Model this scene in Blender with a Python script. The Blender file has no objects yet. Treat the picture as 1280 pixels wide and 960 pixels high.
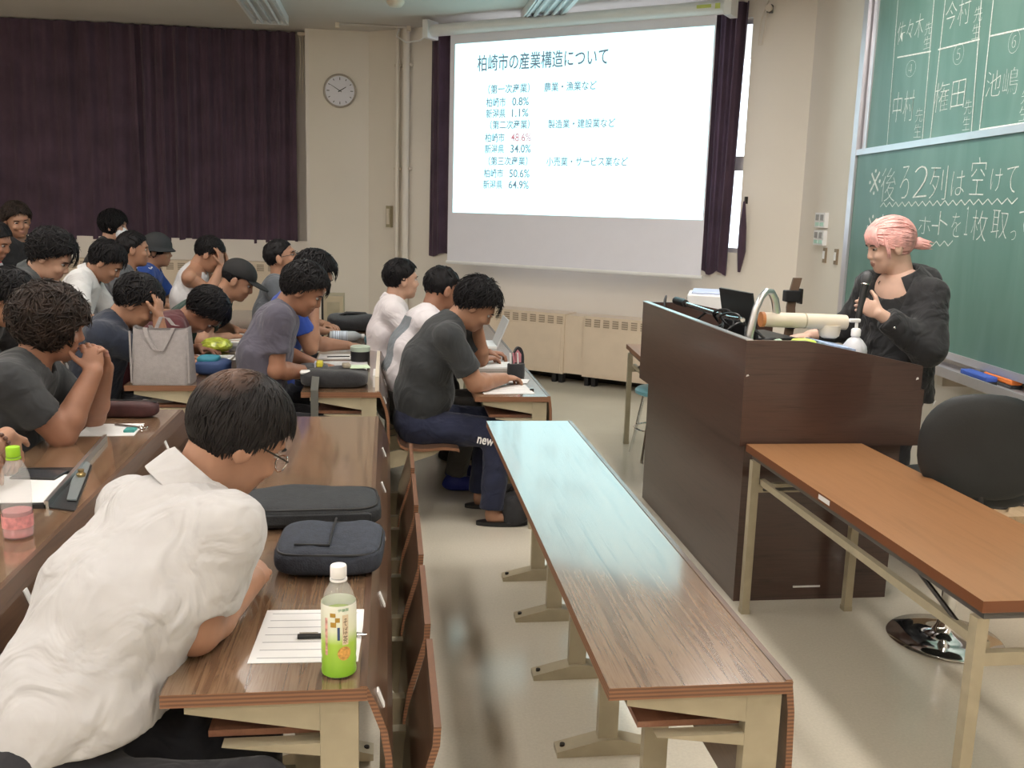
import bpy, math, random
import numpy as np
from mathutils import Vector, Matrix

random.seed(7)
RNG = np.random.RandomState(11)
S = bpy.context.scene
COL = S.collection
PI = math.pi

# ------------------------------------------------------------------ camera
def make_camera():
    yaw, pitch, roll = math.radians(7.6), math.radians(10.4), math.radians(1.6)
    f = Vector((math.sin(yaw)*math.cos(pitch), math.cos(yaw)*math.cos(pitch), -math.sin(pitch)))
    r0 = Vector((math.cos(yaw), -math.sin(yaw), 0)); u0 = r0.cross(f)
    r = r0*math.cos(roll)+u0*math.sin(roll); u = u0*math.cos(roll)-r0*math.sin(roll)
    cd = bpy.data.cameras.new('camera'); c = bpy.data.objects.new('camera', cd); COL.objects.link(c)
    m = Matrix((r, u, -f)).transposed().to_4x4(); m.translation = (0, 0, 1.6); c.matrix_world = m
    cd.sensor_width = 36.0; cd.lens = 36.0*1190/1280; cd.clip_start = 0.05
    S.camera = c
make_camera()
S.view_settings.view_transform = 'Standard'
S.view_settings.look = 'None'
S.view_settings.exposure = 0.0
S.view_settings.gamma = 1.0
S.view_settings.use_curve_mapping = False
w = bpy.data.worlds.new('daylight'); S.world = w; w.use_nodes = True
w.node_tree.nodes['Background'].inputs[0].default_value = (0.86, 0.93, 1.0, 1)
w.node_tree.nodes['Background'].inputs[1].default_value = 3.0
LAMP = 29.0          # fluorescent diffuser radiance
SLIDE = 1.75          # projected slide radiance

# ------------------------------------------------------------------ materials
MATS = {}
def _new(name):
    m = bpy.data.materials.new(name); m.use_nodes = True; nt = m.node_tree
    return m, nt, nt.nodes['Principled BSDF']
def mat(name, col, rough=0.6, metal=0.0, var=0.06, scale=8.0, bump=0.0, bscale=60.0, spec=0.5, trans=0.0, ior=1.45, emit=None, estr=0.0, coat=0.0, sheen=0.0, stretch=None, alpha=1.0):
    if name in MATS: return MATS[name]
    m, nt, b = _new(name); N, L = nt.nodes, nt.links
    col = tuple(col)
    b.inputs['Roughness'].default_value = rough; b.inputs['Metallic'].default_value = metal
    b.inputs['Specular IOR Level'].default_value = spec; b.inputs['IOR'].default_value = ior
    b.inputs['Transmission Weight'].default_value = trans; b.inputs['Coat Weight'].default_value = coat
    b.inputs['Sheen Weight'].default_value = sheen; b.inputs['Alpha'].default_value = alpha
    tc = N.new('ShaderNodeTexCoord'); mp = N.new('ShaderNodeMapping'); L.new(tc.outputs['Object'], mp.inputs[0])
    if stretch: mp.inputs['Scale'].default_value = stretch
    if var > 0:
        nz = N.new('ShaderNodeTexNoise'); nz.inputs['Scale'].default_value = scale; nz.inputs['Detail'].default_value = 4
        L.new(mp.outputs[0], nz.inputs['Vector'])
        rp = N.new('ShaderNodeValToRGB'); L.new(nz.outputs['Fac'], rp.inputs[0])
        rp.color_ramp.elements[0].position = .3; rp.color_ramp.elements[1].position = .7
        rp.color_ramp.elements[0].color = tuple(max(0, c*(1-var)) for c in col)+(1,)
        rp.color_ramp.elements[1].color = tuple(min(1, c*(1+var)) for c in col)+(1,)
        L.new(rp.outputs[0], b.inputs['Base Color'])
    else:
        b.inputs['Base Color'].default_value = col+(1,)
    if bump > 0:
        n2 = N.new('ShaderNodeTexNoise'); n2.inputs['Scale'].default_value = bscale; n2.inputs['Detail'].default_value = 3
        L.new(mp.outputs[0], n2.inputs['Vector'])
        bp = N.new('ShaderNodeBump'); bp.inputs['Strength'].default_value = bump; bp.inputs['Distance'].default_value = .01
        L.new(n2.outputs['Fac'], bp.inputs['Height']); L.new(bp.outputs[0], b.inputs['Normal'])
    if emit:
        b.inputs['Emission Color'].default_value = tuple(emit)+(1,); b.inputs['Emission Strength'].default_value = estr
    MATS[name] = m
    return m
def wood(name, cols, rough=.28, stretch=(26, 1.1, 26), coat=.35, detail=5, dist=1.2):
    m, nt, b = _new(name); N, L = nt.nodes, nt.links
    tc = N.new('ShaderNodeTexCoord'); mp = N.new('ShaderNodeMapping'); mp.inputs['Scale'].default_value = stretch
    L.new(tc.outputs['Object'], mp.inputs[0])
    nz = N.new('ShaderNodeTexNoise'); nz.inputs['Scale'].default_value = 2.2; nz.inputs['Detail'].default_value = detail
    nz.inputs['Distortion'].default_value = dist; nz.inputs['Roughness'].default_value = .62
    L.new(mp.outputs[0], nz.inputs['Vector'])
    rp = N.new('ShaderNodeValToRGB'); L.new(nz.outputs['Fac'], rp.inputs[0])
    el = rp.color_ramp.elements
    el[0].position = .30; el[0].color = tuple(cols[0])+(1,); el[1].position = .70; el[1].color = tuple(cols[-1])+(1,)
    for i, c in enumerate(cols[1:-1]):
        e = el.new(.30+.40*(i+1)/(len(cols)-1)); e.color = tuple(c)+(1,)
    L.new(rp.outputs[0], b.inputs['Base Color'])
    b.inputs['Roughness'].default_value = rough; b.inputs['Coat Weight'].default_value = coat; b.inputs['Coat Roughness'].default_value = .09
    MATS[name] = m
    return m
def ply_edge(name):
    m, nt, b = _new(name); N, L = nt.nodes, nt.links
    tc = N.new('ShaderNodeTexCoord'); wv = N.new('ShaderNodeTexWave'); wv.bands_direction = 'Z'
    wv.inputs['Scale'].default_value = 38; wv.inputs['Distortion'].default_value = .4; wv.inputs['Detail'].default_value = 2
    L.new(tc.outputs['Object'], wv.inputs['Vector'])
    rp = N.new('ShaderNodeValToRGB'); L.new(wv.outputs['Fac'], rp.inputs[0])
    rp.color_ramp.elements[0].color = (.12, .055, .03, 1); rp.color_ramp.elements[1].color = (.27, .125, .062, 1)
    L.new(rp.outputs[0], b.inputs['Base Color']); b.inputs['Roughness'].default_value = .45
    MATS[name] = m
    return m
def emat(name, col, strength):
    m, nt, b = _new(name)
    b.inputs['Base Color'].default_value = (.8, .8, .8, 1); b.inputs['Roughness'].default_value = .8
    b.inputs['Emission Color'].default_value = tuple(col)+(1,); b.inputs['Emission Strength'].default_value = strength
    MATS[name] = m
    return m

M = {}
M['wall'] = mat('cream_wall_paint', (.74, .68, .595), .75, var=.03, scale=1.2, bump=.04, bscale=90)
M['wall_low'] = mat('lower_wall_paint', (.74, .68, .62), .75, var=.03, scale=1.2)
M['ceiling'] = mat('ceiling_paint', (.60, .56, .51), .85, var=.03, scale=1.5, bump=.06, bscale=120)
M['desk_wood'] = wood('streaked_laminate', [(.088, .047, .027), (.16, .093, .053), (.215, .135, .08), (.13, .074, .042)], rough=.24, stretch=(30, .9, 30), coat=1.0)
M['desk_wood'].node_tree.nodes['Principled BSDF'].inputs['Coat IOR'].default_value = 1.62
M['ply'] = ply_edge('plywood_edge')
M['panel_wood'] = wood('seat_plywood', [(.07, .038, .023), (.12, .066, .04), (.09, .05, .03)], rough=.3, stretch=(20, .9, 20))
M['shelf_wood'] = wood('shelf_board', [(.19, .085, .05), (.25, .115, .068), (.22, .10, .058)], rough=.4, stretch=(24, 1, 24), coat=.1)
M['steel'] = mat('beige_painted_steel', (.37, .32, .22), .45, var=.08, scale=14, bump=.02)
M['lectern'] = wood('dark_walnut_veneer', [(.040, .021, .016), (.072, .038, .029), (.055, .029, .022)], rough=.3, stretch=(1.2, 1.2, 34), coat=.25)
M['orange_wood'] = wood('orange_teak_laminate', [(.235, .11, .046), (.30, .145, .063), (.265, .126, .054)], rough=.3, stretch=(9, .6, 9), coat=.2)
M['dark_edge'] = mat('dark_table_edge', (.16, .055, .02), .4)
M['black'] = mat('black_plastic', (.015, .015, .016), .4, var=.1)
M['black_cloth'] = mat('black_fabric', (.022, .022, .025), .85, var=.2, scale=30, bump=.25, bscale=140, sheen=.2)
M['black_leather'] = mat('black_vinyl', (.014, .0155, .016), .6, var=.15, bump=.08, bscale=160)
M['chrome'] = mat('chrome', (.78, .78, .78), .08, metal=1.0, var=.02)
M['brushed'] = mat('brushed_aluminium', (.62, .62, .62), .3, metal=1.0, var=.05)
M['white'] = mat('white_plastic', (.78, .77, .76), .4, var=.02)
M['ivory'] = mat('ivory_plastic', (.66, .58, .47), .45, var=.03)
M['paper'] = mat('white_paper', (.74, .73, .72), .7, var=.02)
M['radiator'] = mat('radiator_cream_enamel', (.68, .56, .43), .45, var=.03)
M['dark_metal'] = mat('dark_metal', (.05, .045, .04), .4, metal=.8)
M['curtain'] = mat('purple_blackout_cloth', (.070, .040, .062), .9, var=.25, scale=3, bump=.12, bscale=90, sheen=.15)
M['fabric_screen'] = mat('screen_fabric', (.78, .77, .84), .8, var=.01)
M['frame_alu'] = mat('satin_aluminium', (.62, .60, .63), .35, metal=.7, var=.03)
M['lamp_on'] = emat('lit_diffuser', (1.0, .95, .89), LAMP)
M['lamp_off'] = mat('unlit_diffuser', (.72, .72, .72), .3, var=.02)

# floor: glossy vinyl sheet
def floor_mat():
    m, nt, b = _new('polished_vinyl_floor'); N, L = nt.nodes, nt.links
    tc = N.new('ShaderNodeTexCoord')
    n1 = N.new('ShaderNodeTexNoise'); n1.inputs['Scale'].default_value = 1.3; n1.inputs['Detail'].default_value = 6
    n2 = N.new('ShaderNodeTexNoise'); n2.inputs['Scale'].default_value = 110; n2.inputs['Detail'].default_value = 2
    L.new(tc.outputs['Object'], n1.inputs['Vector']); L.new(tc.outputs['Object'], n2.inputs['Vector'])
    r1 = N.new('ShaderNodeValToRGB'); L.new(n1.outputs['Fac'], r1.inputs[0])
    r1.color_ramp.elements[0].position = .3; r1.color_ramp.elements[1].position = .7
    r1.color_ramp.elements[0].color = (.56, .515, .42, 1); r1.color_ramp.elements[1].color = (.63, .58, .48, 1)
    r2 = N.new('ShaderNodeValToRGB'); L.new(n2.outputs['Fac'], r2.inputs[0])
    r2.color_ramp.elements[0].color = (.88, .88, .88, 1); r2.color_ramp.elements[1].color = (1.1, 1.1, 1.1, 1)
    mx = N.new('ShaderNodeMix'); mx.data_type = 'RGBA'; mx.blend_type = 'MULTIPLY'; mx.inputs[0].default_value = 1
    L.new(r1.outputs[0], mx.inputs[6]); L.new(r2.outputs[0], mx.inputs[7]); L.new(mx.outputs[2], b.inputs['Base Color'])
    r3 = N.new('ShaderNodeMapRange'); L.new(n1.outputs['Fac'], r3.inputs[0]); r3.inputs[3].default_value = .10; r3.inputs[4].default_value = .22
    L.new(r3.outputs[0], b.inputs['Roughness']); b.inputs['Specular IOR Level'].default_value = .6
    return m
M['floor'] = floor_mat()
def board_mat():
    m, nt, b = _new('green_chalkboard'); N, L = nt.nodes, nt.links
    tc = N.new('ShaderNodeTexCoord'); mp = N.new('ShaderNodeMapping'); mp.inputs['Scale'].default_value = (1, 2.2, .5)
    L.new(tc.outputs['Object'], mp.inputs[0])
    n1 = N.new('ShaderNodeTexNoise'); n1.inputs['Scale'].default_value = 2.4; n1.inputs['Detail'].default_value = 7; n1.inputs['Distortion'].default_value = .8
    L.new(mp.outputs[0], n1.inputs['Vector'])
    r1 = N.new('ShaderNodeValToRGB'); L.new(n1.outputs['Fac'], r1.inputs[0])
    r1.color_ramp.elements[0].position = .35; r1.color_ramp.elements[1].position = .75
    r1.color_ramp.elements[0].color = (.088, .185, .152, 1); r1.color_ramp.elements[1].color = (.128, .235, .198, 1)
    L.new(r1.outputs[0], b.inputs['Base Color']); b.inputs['Roughness'].default_value = .42; b.inputs['Specular IOR Level'].default_value = .45
    return m
M['board'] = board_mat()
M['chalk'] = mat('chalk', (.62, .66, .62), .95, var=.25, scale=90)

# ------------------------------------------------------------------ object helpers
def thing(name, label, cat, loc=(0, 0, 0), rz=0.0, group=None):
    o = bpy.data.objects.new(name, None); COL.objects.link(o); o.empty_display_size = .1
    o.location = loc; o.rotation_euler = (0, 0, rz)
    o['label'] = label; o['category'] = cat
    if group: o['group'] = group
    return o
def tag(o, label, cat, group=None):
    o['label'] = label; o['category'] = cat
    if group: o['group'] = group
    return o
def struct(o, label=None):
    o['kind'] = 'structure'
    if label: o['label'] = label
    return o
def new_obj(name, me, parent=None, loc=(0, 0, 0)):
    o = bpy.data.objects.new(name, me); COL.objects.link(o); o.location = loc
    if parent: o.parent = parent
    return o

class MB:
    """collects shapes into one mesh"""
    def __init__(self): self.v = []; self.f = []; self.m = []; self.mi = 0
    def add(self, vs, fs):
        o = len(self.v); self.v += [tuple(p) for p in vs]; self.f += [tuple(i+o for i in f) for f in fs]; self.m += [self.mi]*len(fs)
        return self
    def box(self, x0, x1, y0, y1, z0, z1, top=None):
        vs = [(x0, y0, z0), (x1, y0, z0), (x1, y1, z0), (x0, y1, z0), (x0, y0, z1), (x1, y0, z1), (x1, y1, z1), (x0, y1, z1)]
        fs = [(3, 2, 1, 0), (4, 5, 6, 7), (0, 1, 5, 4), (1, 2, 6, 5), (2, 3, 7, 6), (3, 0, 4, 7)]
        o = len(self.f); self.add(vs, fs)
        if top is not None: self.m[o+1] = top
        return self
    def rbox(self, x0, x1, y0, y1, z0, z1, r=.01, n=3):
        """box with rounded edges (super-ellipsoid style corners)"""
        cx, cy, cz = (x0+x1)/2, (y0+y1)/2, (z0+z1)/2; hx, hy, hz = (x1-x0)/2, (y1-y0)/2, (z1-z0)/2
        r = min(r, hx, hy, hz)
        rings = []
        zs = [(-hz+r-r*math.cos(a), math.sin(a)) for a in [PI/2*i/n for i in range(n+1)]]
        zs = [(z, s) for z, s in zs] + [(-z, s) for z, s in reversed(zs)]
        for z, s in zs:
            ring = []
            for (sx, sy, a0) in ((1, 1, 0), (-1, 1, PI/2), (-1, -1, PI), (1, -1, 1.5*PI)):
                for i in range(n+1):
                    a = a0+PI/2*i/n
                    ring.append((cx+sx*(hx-r)+r*s*math.cos(a), cy+sy*(hy-r)+r*s*math.sin(a), cz+z))
            rings.append(ring)
        return self.loft(rings, True, True)
    def loft(self, rings, cap0=True, cap1=True, closed=True):
        o = len(self.v); n = len(rings[0])
        for r in rings: self.v += [tuple(p) for p in r]
        k = len(self.f)
        for i in range(len(rings)-1):
            for j in range(n if closed else n-1):
                a = o+i*n+j; b = o+i*n+(j+1) % n
                self.f.append((a, b, b+n, a+n))
        if cap0: self.f.append(tuple(o+j for j in reversed(range(n))))
        if cap1: self.f.append(tuple(o+(len(rings)-1)*n+j for j in range(n)))
        self.m += [self.mi]*(len(self.f)-k)
        return self
    def lathe(self, prof, n=24, c=(0, 0, 0), cap0=True, cap1=True):
        return self.loft([[(c[0]+r*math.cos(2*PI*j/n), c[1]+r*math.sin(2*PI*j/n), c[2]+z) for j in range(n)] for r, z in prof], cap0, cap1)
    def tube(self, pts, r, n=8, caps=True):
        pts = [Vector(p) for p in pts]; rings = []
        rs = r if isinstance(r, (list, tuple)) else [r]*len(pts)
        up = None
        for i, p in enumerate(pts):
            t = (pts[min(i+1, len(pts)-1)]-pts[max(i-1, 0)]).normalized()
            if up is None: up = Vector((0, 0, 1)) if abs(t.z) < .9 else Vector((1, 0, 0))
            a = t.cross(up).normalized(); up = a.cross(t).normalized()
            rings.append([p+(a*math.cos(2*PI*j/n)+up*math.sin(2*PI*j/n))*rs[i] for j in range(n)])
        return self.loft([[tuple(q) for q in rr] for rr in rings], caps, caps)
    def prism(self, poly, y0, y1, axis='y'):
        """extrude polygon in xz (axis y), yz (axis x) or xy (axis z)"""
        def P(a, b, t): return {'y': (a, t, b), 'x': (t, a, b), 'z': (a, b, t)}[axis]
        n = len(poly); vs = [P(a, b, y0) for a, b in poly]+[P(a, b, y1) for a, b in poly]
        fs = [tuple(range(n)), tuple(n+i for i in reversed(range(n)))]+[(i, i+n, (i+1) % n+n, (i+1) % n) for i in range(n)]
        return self.add(vs, fs)
    def build(self, name, mats, parent=None, smooth=False, loc=(0, 0, 0), fix=True):
        me = bpy.data.meshes.new(name); me.from_pydata(self.v, [], self.f)
        for mm in (mats if isinstance(mats, (list, tuple)) else [mats]): me.materials.append(mm)
        me.polygons.foreach_set('material_index', self.m)
        me.update()
        if fix:
            import bmesh
            bm = bmesh.new(); bm.from_mesh(me); bmesh.ops.recalc_face_normals(bm, faces=bm.faces[:]); bm.to_mesh(me); bm.free()
        if smooth:
            me.polygons.foreach_set('use_smooth', [True]*len(me.polygons))
            try: me.set_sharp_from_angle(angle=math.radians(smooth if smooth is not True else 50))
            except Exception: pass
        return new_obj(name, me, parent, loc)

def lumpy(mb, amp, freq, seed=0):
    r = np.random.RandomState(seed); F = r.randn(4, 3)*freq; ph = r.rand(4)*6; out = []
    for p in mb.v:
        q = np.array(p); s = sum(math.sin(F[i]@q+ph[i]) for i in range(4))/2
        out.append((p[0]+amp*s*.6*math.sin(ph[0]+q[2]*freq), p[1]+amp*s*.5, p[2]+amp*s*(1 if p[2] > .02 else 0)))
    mb.v = out; return mb

def text_obj(name, body, p0, ex, ez, height, width, material, parent, thin=0.0, lift=.0015, vertical=False):
    """flat lettering: p0 lower-left corner, ex/ez unit vectors in the surface"""
    cu = bpy.data.curves.new(name, 'FONT'); cu.body = body; cu.size = 1.0; cu.offset = thin; cu.resolution_u = 3
    if vertical: cu.space_line = 1.0
    tmp = bpy.data.objects.new(name, cu); COL.objects.link(tmp)
    bpy.context.view_layer.update()
    dg = bpy.context.evaluated_depsgraph_get()
    me = bpy.data.meshes.new_from_object(tmp.evaluated_get(dg))
    bpy.data.objects.remove(tmp); bpy.data.curves.remove(cu)
    n = len(me.vertices)
    if n == 0: return None
    co = np.zeros(n*3); me.vertices.foreach_get('co', co); co = co.reshape(-1, 3)
    lo, hi = co.min(0), co.max(0); d = np.maximum(hi-lo, 1e-6)
    u = (co[:, 0]-lo[0])/d[0]*width; v = (co[:, 1]-lo[1])/d[1]*height
    ex = np.array(ex, float); ez = np.array(ez, float); nn = np.cross(ex, ez)
    P = np.array(p0, float)+np.outer(u, ex)+np.outer(v, ez)+nn*lift
    me.vertices.foreach_set('co', P.ravel()); me.update()
    me.materials.clear(); me.materials.append(material)
    return new_obj(name, me, parent)
# ================================================================== ROOM
CEIL = 3.36
K = Vector((3.41, 7.68, 0)); WE = Vector((-.796, .605, 0)).normalized(); WN = Vector((-WE.y, WE.x, 0)); WN = Vector((-.605, -.796, 0)).normalized()
RE = Vector((-.0995, -.995, 0)).normalized(); RN = Vector((-.995, .0995, 0)).normalized()
UP = Vector((0, 0, 1))
def fw(s, z, off=0.0): return K+WE*s+WN*off+UP*z       # front (screen) wall
def rw(s, z, off=0.0): return K+RE*s+RN*off+UP*z       # right (chalkboard) wall
def wbox(mb, W, s0, s1, z0, z1, o0, o1):
    vs = [W(s, z, o) for z in (z0, z1) for (s, o) in ((s0, o0), (s1, o0), (s1, o1), (s0, o1))]
    return mb.add(vs, [(3, 2, 1, 0), (4, 5, 6, 7), (0, 1, 5, 4), (1, 2, 6, 5), (2, 3, 7, 6), (3, 0, 4, 7)])

# floor: level at the front, gently rising towards the back rows
FPROF = [(4.2, 0), (-.12, 0), (-.62, .02), (-1.42, .05), (-2.24, .10), (-3.06, .16), (-3.9, .22), (-8.0, .45)]
def floor_z(x):
    for (xa, za), (xb, zb) in zip(FPROF[:-1], FPROF[1:]):
        if xa >= x >= xb: return za+(zb-za)*(xa-x)/(xa-xb)
    return 0.0
m = MB()
for (xa, za), (xb, zb) in zip(FPROF[:-1], FPROF[1:]):
    m.add([(xa, -2.6, za), (xb, -2.6, zb), (xb, 10.8, zb), (xa, 10.8, za), (xa, -2.6, -.1), (xb, -2.6, -.1), (xb, 10.8, -.1), (xa, 10.8, -.1)],
          [(0, 3, 2, 1), (4, 5, 6, 7)])
struct(m.build('floor', M['floor'], fix=False), 'polished beige vinyl floor')
struct(MB().box(-8.1, 4.3, -2.7, 10.95, CEIL, CEIL+.1).build('ceiling', M['ceiling']), 'pale painted ceiling')

# back wall (curtained) with a projecting pillar beside the corner
m = MB(); m.box(-8.1, -.1, 10.78, 10.95, 0, CEIL)
m.box(-8.1, -.85, 10.62, 10.78, 0, 1.20)
m.box(-.85, -.1, 10.43, 10.78, 0, CEIL)
struct(m.build('wall_back', M['wall_low']), 'pale wall with curtained window and pillar')
struct(MB().box(-.812, -.2, 10.424, 10.4305, 0, CEIL).build('trim_1', M['wall']), 'cream face of the pillar under the clock')
# front wall with window opening behind the screen
m = MB()
wbox(m, fw, -.2, .515, 0, CEIL, -.16, 0)
wbox(m, fw, 3.70, 4.75, 0, CEIL, -.16, 0)
wbox(m, fw, .515, 3.70, 0, 1.28, -.16, 0)
wbox(m, fw, .515, 3.70, 3.22, CEIL, -.16, 0)
struct(m.build('wall_front', M['wall']), 'cream wall behind the projection screen')
m = MB(); wbox(m, rw, 0, 10.4, 0, CEIL, -.16, 0)
struct(m.build('wall_right', M['wall']), 'cream wall carrying the chalkboard')
struct(MB().box(-8.1, 3.3, -2.8, -2.6, 0, CEIL).build('wall_near', M['wall']), 'cream wall behind the viewer')
struct(MB().box(-8.2, -8.0, -2.8, 10.95, 0, CEIL).build('wall_left', M['wall']), 'cream wall behind the back rows')
m = MB(); wbox(m, fw, 0, 4.55, 0, .07, 0, .012)
struct(m.build('baseboard_front', M['dark_metal']), 'dark skirting under the radiators')
# window behind the screen
win = thing('window_1', 'tall daylight window hidden behind curtains and screen', 'window', tuple(fw(2.1, 1.28)))
win['kind'] = 'structure'
del win['category']
def local(mb, root):
    o = Vector(root.location); mb.v = [tuple(Vector(p)-o) for p in mb.v]; return mb
m = MB()
for s0, s1 in ((.515, .535), (1.55, 1.60), (2.62, 2.67), (3.68, 3.70)): wbox(m, fw, s0, s1, 1.28, 3.22, -.12, -.07)
for z0, z1 in ((1.28, 1.32), (1.98, 2.10), (3.18, 3.22)): wbox(m, fw, .515, 3.70, z0, z1, -.12, -.07)
local(m, win).build('window_frame', M['frame_alu'], win)
glass = mat('window_glass', (.95, .97, 1), .02, trans=1.0, var=0, ior=1.05)
for s0, s1 in ((.535, 1.55), (1.60, 2.62), (2.67, 3.68)):
    for z0, z1 in ((1.32, 1.98), (2.10, 3.18)):
        m = MB(); wbox(m, fw, s0, s1, z0, z1, -.10, -.095); local(m, win).build('pane', glass, win)
# sky seen through it is the world

# ------------------------------------------------------------------ ceiling fittings
def fluorescent(x, y, on, label):
    t = thing('ceiling_light', label, 'light', (x, y, CEIL), 0, 'rows of fluorescent ceiling lights')
    h = .62
    MB().box(-.16, .16, -h, h, -.045, -.002).box(-.17, -.155, -h, h, -.075, -.002).box(.155, .17, -h, h, -.075, -.002).build('housing', M['white'], t)
    for sx in (-.075, .075):
        MB().lathe([(.016, -h+.03), (.016, h-.03)], 10).build('tube', M['lamp_on'] if on else M['lamp_off'], t)
        o = t.children[-1]; o.rotation_euler = (PI/2, 0, 0); o.location = (sx, 0, -.068)
    if not on:
        for sy in (-h+.01, h-.01):
            MB().box(-.17, .17, sy-.01, sy+.01, -.085, -.002).build('end_cap', M['white'], t)
        MB().box(-.15, .15, -h+.02, h-.02, -.05, -.0455).build('reflector', M['lamp_off'], t)
        for k in range(3): MB().box(-.15+k*.14, -.13+k*.14, -h, h, -.08, -.05).build('louvre', M['lamp_off'], t)
for (x, y, lab) in ((-1.12, 9.20, 'unlit fluorescent fixture above the purple curtains'), (1.36, 8.40, 'unlit fluorescent fixture above the projection screen')):
    fluorescent(x, y, False, lab)
def lit_lamp(x, y, rz=0, L=1.24, label=''):
    t = thing('ceiling_light', label, 'light', (x, y, CEIL), rz, 'rows of fluorescent ceiling lights')
    MB().box(-.16, .16, -L/2, L/2, -.05, -.002).build('housing', M['white'], t)
    MB().box(-.14, .14, -L/2+.02, L/2-.02, -.062, -.0505).build('diffuser', M['lamp_on'], t)
for x in (-5.9, -3.5, -1.1, 1.36):
    for y in (-1.4, 1.0, 3.4, 5.8):
        if x == 1.36 and y > 4: continue
        lit_lamp(x, y, label='lit fluorescent ceiling light over the %s, %s' % ({-5.9: 'rearmost rows', -3.5: 'fifth and sixth rows', -1.1: 'second and third rows', 1.36: 'lectern side aisle'}[x], {-1.4: 'behind the viewer', 1.0: 'above the nearest desk ends', 3.4: 'before the cross aisle', 5.8: 'towards the purple curtains'}[y]))
for s, lab in ((2.4, 'lit chalkboard lamp nearer the screen wall'), (4.0, 'lit chalkboard lamp above the swivel chair')):
    p = rw(s, 0, .95); lit_lamp(p.x, p.y, -.1, label=lab)
tag(MB().lathe([(.0, -.05), (.055, -.045), (.075, -.02), (.08, 0)], 20).build('smoke_detector', M['ivory'], None, True, (.06, 8.85, CEIL)), 'round yellowish smoke detector on the ceiling', 'detector')
t = thing('conduit', 'painted rectangular conduit on the ceiling near the clock', 'conduit', (-.15, 10.0, CEIL))
MB().tube([(-.35, 0, -.012), (.35, 0, -.012)], .012, 8).build('pipe', M['ceiling'], t, True)
for x in (-.35, .35): MB().box(x-.02, x+.02, -.03, .03, -.05, -.001).build('bracket', M['ivory'], t)

# ------------------------------------------------------------------ curtains
def curtain(label, P, s0, s1, z0, z1, folds, depth, bottom_wave=.02, taper=None):
    """P(s, z, off) maps to world; pleated double-sided cloth"""
    n = max(40, folds*14); nz = 14; ph = random.random()*6
    base = P((s0+s1)/2, z0, 0); m = MB(); rows = []
    for side in (0, .012):
        grid = []
        for k in range(nz+1):
            fz = k/nz; row = []
            for i in range(n+1):
                u = i/n; s = s0+(s1-s0)*u
                if taper: s += taper(u, fz)
                a = ph+u*folds*2*PI
                o = depth*(.5+.5*math.sin(a+.5*math.sin(a*.37)))*(.75+.35*math.sin(u*9+ph))+.012*math.sin(a*2.3+2*fz)
                z = z0+(z1-z0)*fz+(bottom_wave*math.sin(u*11+ph)*(1-fz)**3)
                row.append(P(s, z, o*(.8+.2*fz)+side)-base)
            grid.append(row)
        rows.append(grid)
    for g in rows:
        m.add([p for r in g for p in r], [(k*(n+1)+i, k*(n+1)+i+1, (k+1)*(n+1)+i+1, (k+1)*(n+1)+i) for k in range(nz) for i in range(n)])
    q = (nz+1)*(n+1)
    edge = [i for i in range(n+1)]+[k*(n+1)+n for k in range(1, nz+1)]+[nz*(n+1)+i for i in range(n-1, -1, -1)]+[k*(n+1) for k in range(nz-1, 0, -1)]
    m.f += [(edge[i], edge[(i+1) % len(edge)], edge[(i+1) % len(edge)]+q, edge[i]+q) for i in range(len(edge))]; m.m += [0]*len(edge)
    o = m.build('curtain', M['curtain'], None, True, tuple(base)); tag(o, label, 'curtain', 'purple blackout curtains'); return o
def bw(s, z, off=0.0): return Vector((s, 10.66-off, z))
curtain('wide purple blackout curtain reaching the left edge of the picture', bw, -2.57, -6.2, 1.175, 3.352, 15, .058)
curtain('purple blackout curtain hanging beside the wall clock', bw, -.962, -2.60, 1.175, 3.350, 11, .058)
curtain('narrow dark curtain left of the projection screen', fw, 3.74, 3.20, 1.12, 3.30, 3, .06)
curtain('dark curtain between the projection screen and the bright window gap', fw, .85, .545, 1.10, 3.34, 3, .06, taper=lambda u, f: (.045*u*(1-f)))
for x, z in ((-.89, 3.30), (-.86, 3.0)):
    pass
t = thing('curtain_rail_end', 'yellowish curtain rail end with cords beside the purple curtain', 'bracket', (-.885, 10.60, 3.28))
MB().box(-.05, .05, -.06, .0, .03, .06).build('rail', M['ivory'], t)
for dx in (-.03, 0.0): MB().tube([(dx, -.03, .03), (dx+.01, -.03, -.2), (dx-.005, -.03, -.55)], .006, 6).build('cord', M['ivory'], t, True)
MB().box(.03, .06, -.06, -.02, -.22, -.16).build('hook', M['dark_metal'], t)
t = thing('curtain_pulley', 'small curtain pulley with hanging cord loop right of the window gap', 'pulley', tuple(fw(.374, 3.25)))
m = MB(); wbox(m, fw, .355, .395, 3.24, 3.30, 0, .05); local(m, t).build('bracket', M['dark_metal'], t)
m = MB(); m.tube([fw(.38, 3.36, .03), fw(.44, 3.2, .03), fw(.45, 2.99, .03), fw(.42, 2.99, .03), fw(.40, 3.2, .03), fw(.37, 3.30, .03)], .005, 6); local(m, t).build('cord', M['ivory'], t, True)
m = MB(); m.tube([fw(.375, 3.27, .045), fw(.375, 3.27, .075)], .028, 12); local(m, t).build('wheel', M['ivory'], t, True)
t = thing('curtain_tie', 'dark bundled curtain tie hanging beside the window gap', 'curtain tie', tuple(fw(.47, 1.1)))
m = MB(); m.tube([fw(.475, 1.72, .03), fw(.47, 1.5, .035), fw(.468, 1.3, .035), fw(.48, 1.12, .03)], [.010, .03, .036, .012], 10); local(m, t).build('cloth', M['curtain'], t, True)
MB().box(-.012, .012, -.012, .012, .60, .66).build('hook', M['dark_metal'], t)

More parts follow.
